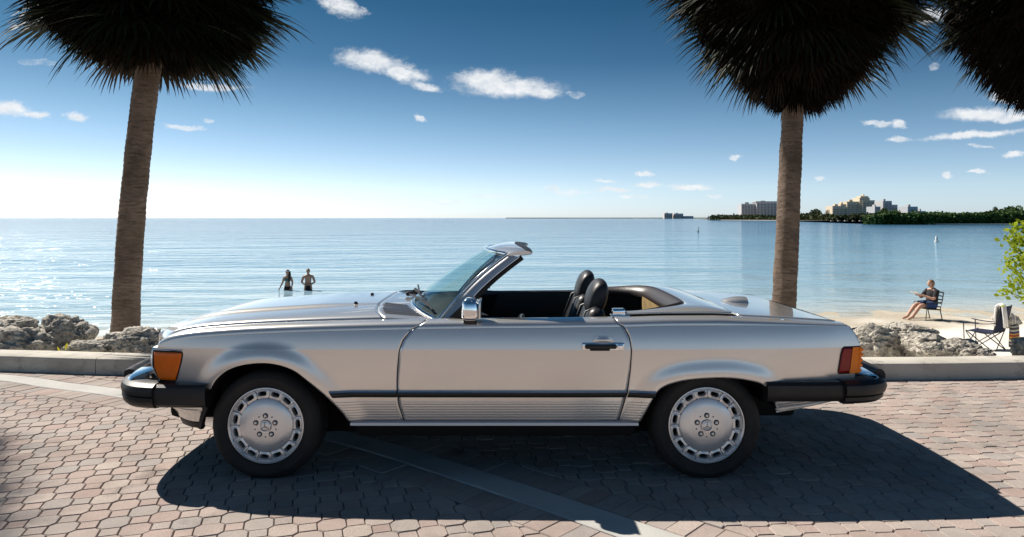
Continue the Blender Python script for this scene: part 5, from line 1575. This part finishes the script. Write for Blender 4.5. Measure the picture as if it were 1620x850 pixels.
body('body', J, B, 'pelvis', woman, M['skin2'])
head_mesh('head', (.115, 0, 1.11), woman, M['skin2'], R(-90), R(18), 1.05)
mb = MB()
def hf2(u, v):
    a = 2*math.pi*u; low = -.9 if math.cos(a) > -.25 else .35; b = lerp(low, math.pi/2, v)
    return (.130 + .110*math.cos(b)*math.cos(a), .090*math.cos(b)*math.sin(a), 1.12 + .125*math.sin(b))
mb.grid(28, 12, hf2, wu=True); mb.build('hair', M['hair2'], woman, smooth=180, solid=.006)
mb = MB()
SHIRT = [(.150, .46, .175, .165), (.155, .56, .170, .165), (.165, .68, .165, .170), (.18, .80, .165, .185), (.185, .90, .125, .205), (.18, .95, .075, .11)]
mb.grid(28, 5, lambda u, v: (SHIRT[round(v*5)][0] + SHIRT[round(v*5)][2]*math.cos(2*math.pi*u), SHIRT[round(v*5)][3]*math.sin(2*math.pi*u), SHIRT[round(v*5)][1]), wu=True)
for s in (-1, 1): mb.tube([(.18, s*.18, .905), (.10, s*.235, .79), (.04, s*.265, .71)], [.085, .078, .072], 12, caps=False)
mb.build('black_top', M['blackcloth'], woman, smooth=180)
mb = MB()
for s in (-1, 1): mb.tube([(.16, s*.09, .46), (.0, s*.11, .465), (-.20, s*.12, .465)], [.135, .118, .102], 14, caps=False)
mb.build('shorts', M['shorts'], woman, smooth=180)
bk = tag(empty('magazine', (CH[0], CH[1], gz), R(8)), 'white open magazine held by the reading person', 'magazine')
for s in (-1, 1):
    mb = MB(); mb.grid(6, 6, lambda u, v: (-.27 - .20*v, s*(.005 + .16*u), .77 + .09*v + .02*math.sin(math.pi*u))); mb.build('page', M['paper'], bk, smooth=180, solid=.004)

# ---- navy folding camp chair with a towel and a striped bag
FC = Vector((at(1558, 345, 15.3).x, 15.3)); gz2 = beach_z(*FC)
fc = tag(empty('folding_chair', (FC.x, FC.y, gz2), R(-55)), 'navy fabric folding camp chair standing on the white sand', 'chair')
for sy in (-1, 1):
    y = sy * .28
    mb = MB(); mb.tube([(.30, y, 0), (-.26, y * .96, .42)], .011, 6); mb.tube([(-.28, y, 0), (.26, y * .96, .42)], .011, 6); mb.build('crossed_legs', M['darkframe'], fc)
    mb = MB(); mb.tube([(.26, y, .40), (.34, y, .70), (.40, y, .98)], .012, 6); mb.build('back_post', M['darkframe'], fc)
    mb = MB(); mb.tube([(-.28, y, .02), (-.30, y, .60)], .010, 6); mb.build('front_post', M['darkframe'], fc)
    mb = MB(); mb.grid(8, 2, lambda u, v: (lerp(-.36, .33, u), y + lerp(-.045, .045, v), .61 - .035 * math.sin(math.pi * u) + .02 * u)); mb.build('armrest', M['navy'], fc, solid=.008)
mb = MB(); mb.tube([(.30, -.28, 0), (.26, .27, .40)], .010, 6); mb.tube([(.30, .28, 0), (.26, -.27, .40)], .010, 6); mb.tube([(-.28, -.28, 0), (-.26, .27, .40)], .010, 6); mb.tube([(-.28, .28, 0), (-.26, -.27, .40)], .010, 6)
mb.build('cross_braces', M['darkframe'], fc)
mb = MB(); mb.grid(10, 10, lambda u, v: (lerp(-.26, .27, u), lerp(-.27, .27, v), .41 - .06 * math.sin(math.pi * u) * math.sin(math.pi * v))); mb.build('seat', M['navy'], fc, smooth=180, solid=.006)
mb = MB(); mb.grid(10, 10, lambda u, v: (lerp(.27, .40, v) + .05 * math.sin(math.pi * u), lerp(-.29, .29, u), lerp(.42, .98, v))); mb.build('backrest', M['navy'], fc, smooth=180, solid=.006)
def near_fc(x, y, z): return Vector((FC.x, FC.y, gz2)) + Matrix.Rotation(R(-55), 3, 'Z') @ Vector((x, y, z))
mb = MB()
tw = near_fc(.37, -.24, .98)
def towel(u, v):
    a = lerp(-1, 1, v); q = [(-.06, -.42), (-.055, -.2), (-.04, -.02), (0, .03), (.05, .0), (.075, -.25), (.08, -.40)][round(v*6)]
    return (q[0] * 1.2 + .02 * math.sin(u * 9), lerp(-.075, .075, u), q[1] + .025 * math.sin(u * 7 + v * 4))
mb.grid(16, 6, towel)
o = mb.build('towel', M['white'], None, smooth=180, solid=.02); o.location = tw; o.rotation_euler = (0, 0, R(-55)); tag(o, 'white towel draped over the back of the folding chair', 'towel')
def stripes():
    m = mat('striped_cloth', (.4, .35, .3), .9); nt = m.node_tree; p = nt.nodes['Principled BSDF']
    tcn = nt.nodes.new('ShaderNodeTexCoord'); sx = nt.nodes.new('ShaderNodeSeparateXYZ'); nt.links.new(tcn.outputs['Object'], sx.inputs[0])
    cr = nt.nodes.new('ShaderNodeValToRGB'); cr.color_ramp.interpolation = 'CONSTANT'; e = cr.color_ramp.elements
    st = [(0, (.45, .42, .38)), (.08, (.06, .05, .05)), (.14, (.5, .47, .42)), (.22, (.07, .05, .05)), (.28, (.4, .37, .33)), (.36, (.06, .05, .05)), (.42, (.55, .30, .06)), (.50, (.35, .03, .03)), (.56, (.6, .33, .07)), (.62, (.04, .05, .12)), (.70, (.5, .46, .4)), (.78, (.06, .05, .05)), (.86, (.4, .38, .35)), (.94, (.1, .09, .09))]
    while len(e) < len(st): e.new(.5)
    for i, (q, c) in enumerate(st): e[i].position = q; e[i].color = (*c, 1)
    mr = nt.nodes.new('ShaderNodeMapRange'); mr.inputs[1].default_value = -.25; mr.inputs[2].default_value = .25
    nt.links.new(sx.outputs['Z'], mr.inputs[0]); nt.links.new(mr.outputs[0], cr.inputs[0]); nt.links.new(cr.outputs[0], p.inputs['Base Color'])
    return m
M['stripe'] = stripes()
bag = tag(empty('striped_bag', tuple(near_fc(.46, .24, .34)), R(-55)), 'striped woven bag hanging behind the folding chair', 'bag')
mb = MB(); mb.rbox((0, 0, 0), (.12, .34, .48), .045, 3, taper=(.8, .9)); mb.build('bag_body', M['stripe'], bag, smooth=60)
mb = MB(); mb.tube([(0, -.10, .22), (-.01, -.07, .42), (-.01, .07, .42), (0, .10, .22)], .009, 6); mb.build('strap', M['white'], bag, smooth=60)
# ================================================================== FAR SHORE
M['condo'] = mat('grey_tower_wall', (.44, .45, .47), .8); M['condow'] = mat('tower_window_bay', (.14, .17, .21), .3, 0, .5)
M['tan'] = mat('tan_stucco', (.56, .48, .36), .85); M['tansh'] = mat('tan_window_dark', (.30, .26, .20), .5)
M['cream'] = mat('white_building', (.40, .40, .40), .8); M['orange'] = mat('orange_roof', (.45, .16, .07), .8)
M['pink'] = mat('pinkish_building', (.62, .52, .47), .85); M['hull'] = mat('white_hull', (.55, .55, .54), .6)
M['farland'] = mat('far_shore_land', (.10, .11, .07), .95); M['shorewall'] = mat('pale_sea_wall', (.45, .40, .34), .9)
def wx(px, Y): return (px - 810) * Y / FPX
def wz(py, Y): return HCAM - (py - 345) * Y / FPX
def block(mb, px0, px1, py0, Y, dep, bottom=WATER_Z):
    x0, x1 = wx(px0, Y), wx(px1, Y); z = wz(py0, Y)
    mb.box(((x0 + x1) / 2, Y + dep / 2, (z + bottom) / 2), (x1 - x0, dep, z - bottom))
def building(name, label, Y, blocks, wall, bays, win, roofs=()):
    x0 = wx(blocks[0][0], Y)
    t = tag(empty(name, (0, 0, 0)), label, 'building')
    for b in blocks:
        mb = MB(); block(mb, b[0], b[1], b[2], Y + (b[3] if len(b) > 3 else 0), 25); mb.build('wall', wall, t)
        if bays:
            n = max(1, int((b[1] - b[0]) / bays)); Yb_ = Y + (b[3] if len(b) > 3 else 0)
            zt = wz(b[2] + 1.6, Yb_); fl = 3.3
            for k in range(n):
                a = lerp(b[0], b[1], (k + .18) / n); c = lerp(b[0], b[1], (k + .82) / n)
                mb = MB(); z = 4
                while z + 2.4 < zt:
                    mb.box(((wx(a, Yb_) + wx(c, Yb_)) / 2, Yb_ - .05, z + 1.2), (wx(c, Yb_) - wx(a, Yb_), .6, 2.3)); z += fl
                if mb.v: tag(mb.build('window_bay', win, t), kind='stuff')
            mb = MB(); z = 6.6; xa, xb = wx(b[0], Yb_), wx(b[1], Yb_)
            while z < zt - 1:
                mb.box(((xa + xb) / 2, Yb_ - .9, z - .4), (xb - xa - 1.5, 1.8, .35)); z += 3.3
            tag(mb.build('balcony_slabs', wall, t), kind='stuff')
            mb = MB(); w_ = xb - xa; mb.box((xa + w_ * .35, Yb_ + 8, wz(b[2], Yb_) + 1.4), (w_ * .22, 7, 3.2)); mb.build('roof_plant', wall, t)
    for rf in roofs:
        mb = MB(); block(mb, rf[0], rf[1], rf[2], Y - .5, 26, wz(rf[3], Y)); mb.build('roof', rf[4], t)
    return t
building('apartment_tower', 'grey high-rise with dark bays, left of the right palm trunk', 1400, [(1173, 1201, 322.5, 6), (1197, 1229, 320, 0)], M['condo'], 4.6, M['condow'], [(1196, 1230, 318.6, 320.2, M['cream'])])
building('resort_hotel', 'stepped tan hotel block rising above the trees', 1150, [(1317, 1340, 326, 4), (1330, 1342, 323, 6), (1340, 1364, 319, 2), (1360, 1376, 313, 0), (1364, 1384, 317, -3), (1366, 1374, 310.5, 3)], M['tan'], 5.5, M['tansh'])
building('white_building', 'small white tower block right of the tan hotel', 1050, [(1397, 1411, 318, 0), (1408, 1420, 324, 3)], M['cream'], 4, M['condow'])
building('white_building', 'low white building behind the trees, rightmost of the skyline', 1000, [(1436, 1452, 327, 0), (1456, 1465, 334, 0)], M['cream'], 4, M['condow'])
building('white_building', 'narrow pale block just right of the tan hotel', 1050, [(1384, 1393, 327, 0)], M['cream'], 3, M['condow'])
building('apartment_block', 'distant pinkish apartment blocks alone on the horizon', 3000, [(1051, 1064, 337.5, 0), (1066, 1081, 338, 5)], M['pink'], 3, M['tansh'])
building('white_building', 'tiny pale building right of the pinkish distant blocks', 3000, [(1082, 1097, 342, 0)], M['cream'], 0, None)
building('beach_restaurant', 'low waterfront building with long orange roof before the hotel', 800, [(1322, 1372, 345, 0)], M['tansh'], 0, None, [(1320, 1345, 341.5, 345.2, M['orange']), (1348, 1372, 342.3, 345.5, M['orange'])])
building('boathouse', 'small white boathouse under the trees at the right edge', 330, [(1585, 1600, 349, 0)], M['cream'], 0, None, [(1583, 1602, 347, 349.4, M['condo'])])
# land strips
def land(name, label, pts, h, mt):
    mb = MB()
    n = len(pts) - 1
    for k in range(n):
        (pa, Ya), (pb, Yb2) = pts[k], pts[k+1]
        A0 = (wx(pa, Ya), Ya); B0 = (wx(pb, Yb2), Yb2)
        A1 = (A0[0] * 1.6 + 0, Ya * 1.6 + 200); B1 = (B0[0] * 1.6, Yb2 * 1.6 + 200)
        mb.add([(*A0, WATER_Z - .5), (*B0, WATER_Z - .5), (*B0, WATER_Z + h), (*A0, WATER_Z + h), (*A1, WATER_Z + h), (*B1, WATER_Z + h)], [(0, 1, 2, 3), (3, 2, 5, 4)])
    return tag(mb.build(name, mt), label, None, None, 'structure')
land('far_shore', 'low far shore on the right of the bay', [(1140, 1000), (1230, 850), (1300, 760), (1390, 640), (1392, 345), (1500, 330), (1640, 318), (1900, 310)], .6, M['shorewall'])
land('horizon_land', 'thin dark land along the horizon', [(800, 5200), (900, 4800), (1000, 4200), (1100, 3300), (1160, 2500)], 5.0, M['farland'])
# foliage masses along the shore: real leaf clumps on a billowing body
def wood(name, label, px0, px1, Yf, top, dep, seed, mt, n, leaf, kind='stuff'):
    r = random.Random(seed); mb = MB()
    for k in range(n):
        px = r.uniform(px0, px1); Y = Yf(px) + r.uniform(0, dep)
        tz = wz(top(px), Yf(px)) - WATER_Z
        crown = tz * (.80 + .20 * noise.noise(Vector((px * .16, Y * .06, seed))) + .1 * noise.noise(Vector((px * .5, Y * .2, seed))))
        h = crown * (1 - (r.random() ** 2.2))
        c = Vector((wx(px, Yf(px)), Y, WATER_Z + max(.3, h)))
        for q in range(3):
            d = Vector((r.gauss(0, 1), r.gauss(0, 1) - .3, r.gauss(.4, .8))).normalized(); s = d.cross(Vector((r.gauss(0, 1), r.gauss(0, 1), r.gauss(0, 1)))).normalized(); L = leaf * r.uniform(.6, 1.4)
            o = c + Vector((r.gauss(0, leaf * .5), r.gauss(0, leaf * .5), r.gauss(0, leaf * .4)))
            mb.add([o - s * L * .5, o + d * L * .5, o + s * L * .5, o - d * L * .5], [(0, 1, 2, 3)])
    return tag(mb.build(name, mt), label, 'trees', None, kind)
wood('mangrove_wood', 'dense green mangrove wood along the right shore', 1388, 1700, lambda px: 338 - (px - 1390) * .06, lambda px: 337 - 4 * sstep(1560, 1620, px) + 3 * sstep(1440, 1390, px) - 3 * math.exp(-((px - 1410) / 20) ** 2), 14, 5, M['mangrove'], 20000, 1.0)
wood('shore_wood', 'dark trees along the shore below the grey tower', 1140, 1320, lambda px: 1010 - (px - 1140) * 1.55, lambda px: 342 + 2.2 * sstep(1200, 1240, px) * sstep(1290, 1250, px) - 2 * sstep(1270, 1300, px), 60, 6, M['fartree'], 6500, 2.6)
wood('shore_wood', 'trees along the waterfront below the tan hotel', 1315, 1400, lambda px: 740, lambda px: 343.0 - 4.5 * sstep(1372, 1392, px), 40, 7, M['fartree'], 4200, 2.2)
def far_tree(label, px, py_top, wpx, Y, seed, mt='fartree', palmlike=False):
    t = tag(empty('tree', (wx(px, Y), Y, WATER_Z)), label, 'tree', 'trees on the far shore')
    H = wz(py_top, Y) - WATER_Z; Wd = wpx * Y / FPX / 2; r = random.Random(seed)
    mb = MB(); mb.tube([(0, 0, 0), (0, 0, H * .6)], [H * .035, H * .02], 6); mb.build('trunk', M['bark'], t)
    mb = MB()
    for k in range(500):
        d = Vector((r.gauss(0, 1), r.gauss(0, 1), r.gauss(0, 1))).normalized() * (r.random() ** .4)
        kx = 1 + .35 * noise.noise(d * 2 + Vector((seed, 0, 0)))
        c = Vector((d.x * Wd * kx, d.y * Wd * kx, H * (.78 if palmlike else .58) + d.z * H * (.2 if palmlike else .42) * kx))
        L = Wd * .28 * r.uniform(.6, 1.3); a = Vector((r.gauss(0, 1), r.gauss(0, 1), r.gauss(0, 1))).normalized(); s = a.cross(Vector((r.gauss(0, 1), r.gauss(0, 1), r.gauss(0, 1)))).normalized()
        mb.add([c - s * L * .5, c + a * L * .5, c + s * L * .5, c - a * L * .5], [(0, 1, 2, 3)])
    tag(mb.build('crown', M[mt], t), kind='stuff')
far_tree('round tree before the white tower right of the hotel', 1416, 332, 17, 430, 38, 'mangrove')
far_tree('wide tree before the rightmost white building', 1446, 334.5, 22, 430, 39, 'mangrove')
far_tree('dark tree at the foot of the tan hotel', 1352, 338, 16, 700, 40)
far_tree('broad dark tree just right of the right palm trunk', 1291, 331, 19, 850, 31)
far_tree('small round tree right of the palm trunk at the water', 1270, 338, 13, 860, 32)
far_tree('pointed dark tree left of the tan hotel', 1309, 332.5, 8, 820, 33)
far_tree('tallest tree above the mangroves beside the tan hotel', 1399, 330, 18, 420, 34, 'mangrove')
far_tree('lone palm-like tree standing above the right mangroves', 1575, 326.5, 8, 420, 35, 'fartree', True)
far_tree('bushy tree above the mangroves at the right edge', 1603, 325, 30, 420, 36, 'mangrove')
far_tree('slim tree just left of the bushy one at the right edge', 1585, 330, 10, 420, 37, 'fartree', True)
# moored boats
for k, (px, py, w, lab) in enumerate(((1316, 351, 7, 'leftmost white boat moored before the orange-roofed restaurant'), (1327, 351.3, 8, 'second white boat from the left in the marina row'), (1338, 351.5, 9, 'third white boat from the left in the marina row'),
        (1350, 351.6, 7, 'fourth white boat from the left in the marina row'), (1361, 351.7, 8, 'fifth white boat from the left in the marina row'), (1372, 351.8, 7, 'sixth white boat from the left in the marina row'), (1382, 352, 6, 'rightmost white boat in the marina row'),
        (1613, 353, 14, 'white boat by the mangroves at the right edge'), (1105, 0, 0, ''))):
    if not lab: continue
    Y = 3.15 * FPX / (py + .3 - 345) if py > 348 else 900
    if k < 7: Y = 560 - k * 6
    t = tag(empty('moored_boat', (wx(px, Y), Y, WATER_Z)), lab, 'boat', 'boats on the far shore'); L = w * Y / FPX
    mb = MB()
    mb.grid(8, 4, lambda u, v: (lerp(-L/2, L/2, u), math.sin(math.pi * v) * -.0 + lerp(-1, 1, v) * L * .16 * (1 - (2 * u - 1) ** 4 * .8), .25 + L * .10 - abs(lerp(-1, 1, v)) * 0 + (L * .05 * u)))
    mb.grid(8, 2, lambda u, v: (lerp(-L/2, L/2, u) * lerp(.85, 1, v), -L * .16 * (1 - (2 * u - 1) ** 4 * .8) * lerp(.6, 1, v), lerp(-.1, .25 + L * .10 + L * .05 * u, v)))
    mb.grid(8, 2, lambda u, v: (lerp(-L/2, L/2, u) * lerp(.85, 1, v), L * .16 * (1 - (2 * u - 1) ** 4 * .8) * lerp(.6, 1, v), lerp(-.1, .25 + L * .10 + L * .05 * u, v)), flip=True)
    mb.build('hull', M['hull'], t)
    mb = MB(); mb.rbox((-L * .05, 0, .25 + L * .2), (L * .4, L * .2, L * .18), L * .02, taper=(.8, .85)); mb.build('cabin', M['hull'], t)
# marker buoys
def buoy(label, px, pyb, hpx, mts, slim):
    Y = 3.15 * FPX / (pyb - 345); t = tag(empty('marker_buoy', (wx(px, Y), Y, WATER_Z)), label, 'buoy', 'marker buoys'); H = hpx * Y / FPX
    mb = MB(); mb.lathe([(0, -.1 * H), (.30 * H, -.05 * H), (.34 * H, .06 * H), (.30 * H, .16 * H), (.2 * H, .2 * H)] if not slim else [(0, -.1 * H), (.16 * H, 0), (.16 * H, .12 * H), (.09 * H, .18 * H)], 16); mb.build('float', M[mts[0]], t, smooth=50)
    mb = MB(); r0 = .2 * H if not slim else .09 * H; mb.lathe([(r0, .16 * H), (r0 * .95, .75 * H), (r0 * .6, .82 * H), (r0 * .5, .98 * H), (0, H)], 16); mb.build('body', M[mts[1]], t, smooth=50)
buoy('white round-bodied marker buoy on the water at right', 1481.5, 383, 10, ('hull', 'hull'), False)
buoy('small thin marker buoy far out beside the palm trunk', 1104.5, 367, 9, ('farland', 'hull'), True)
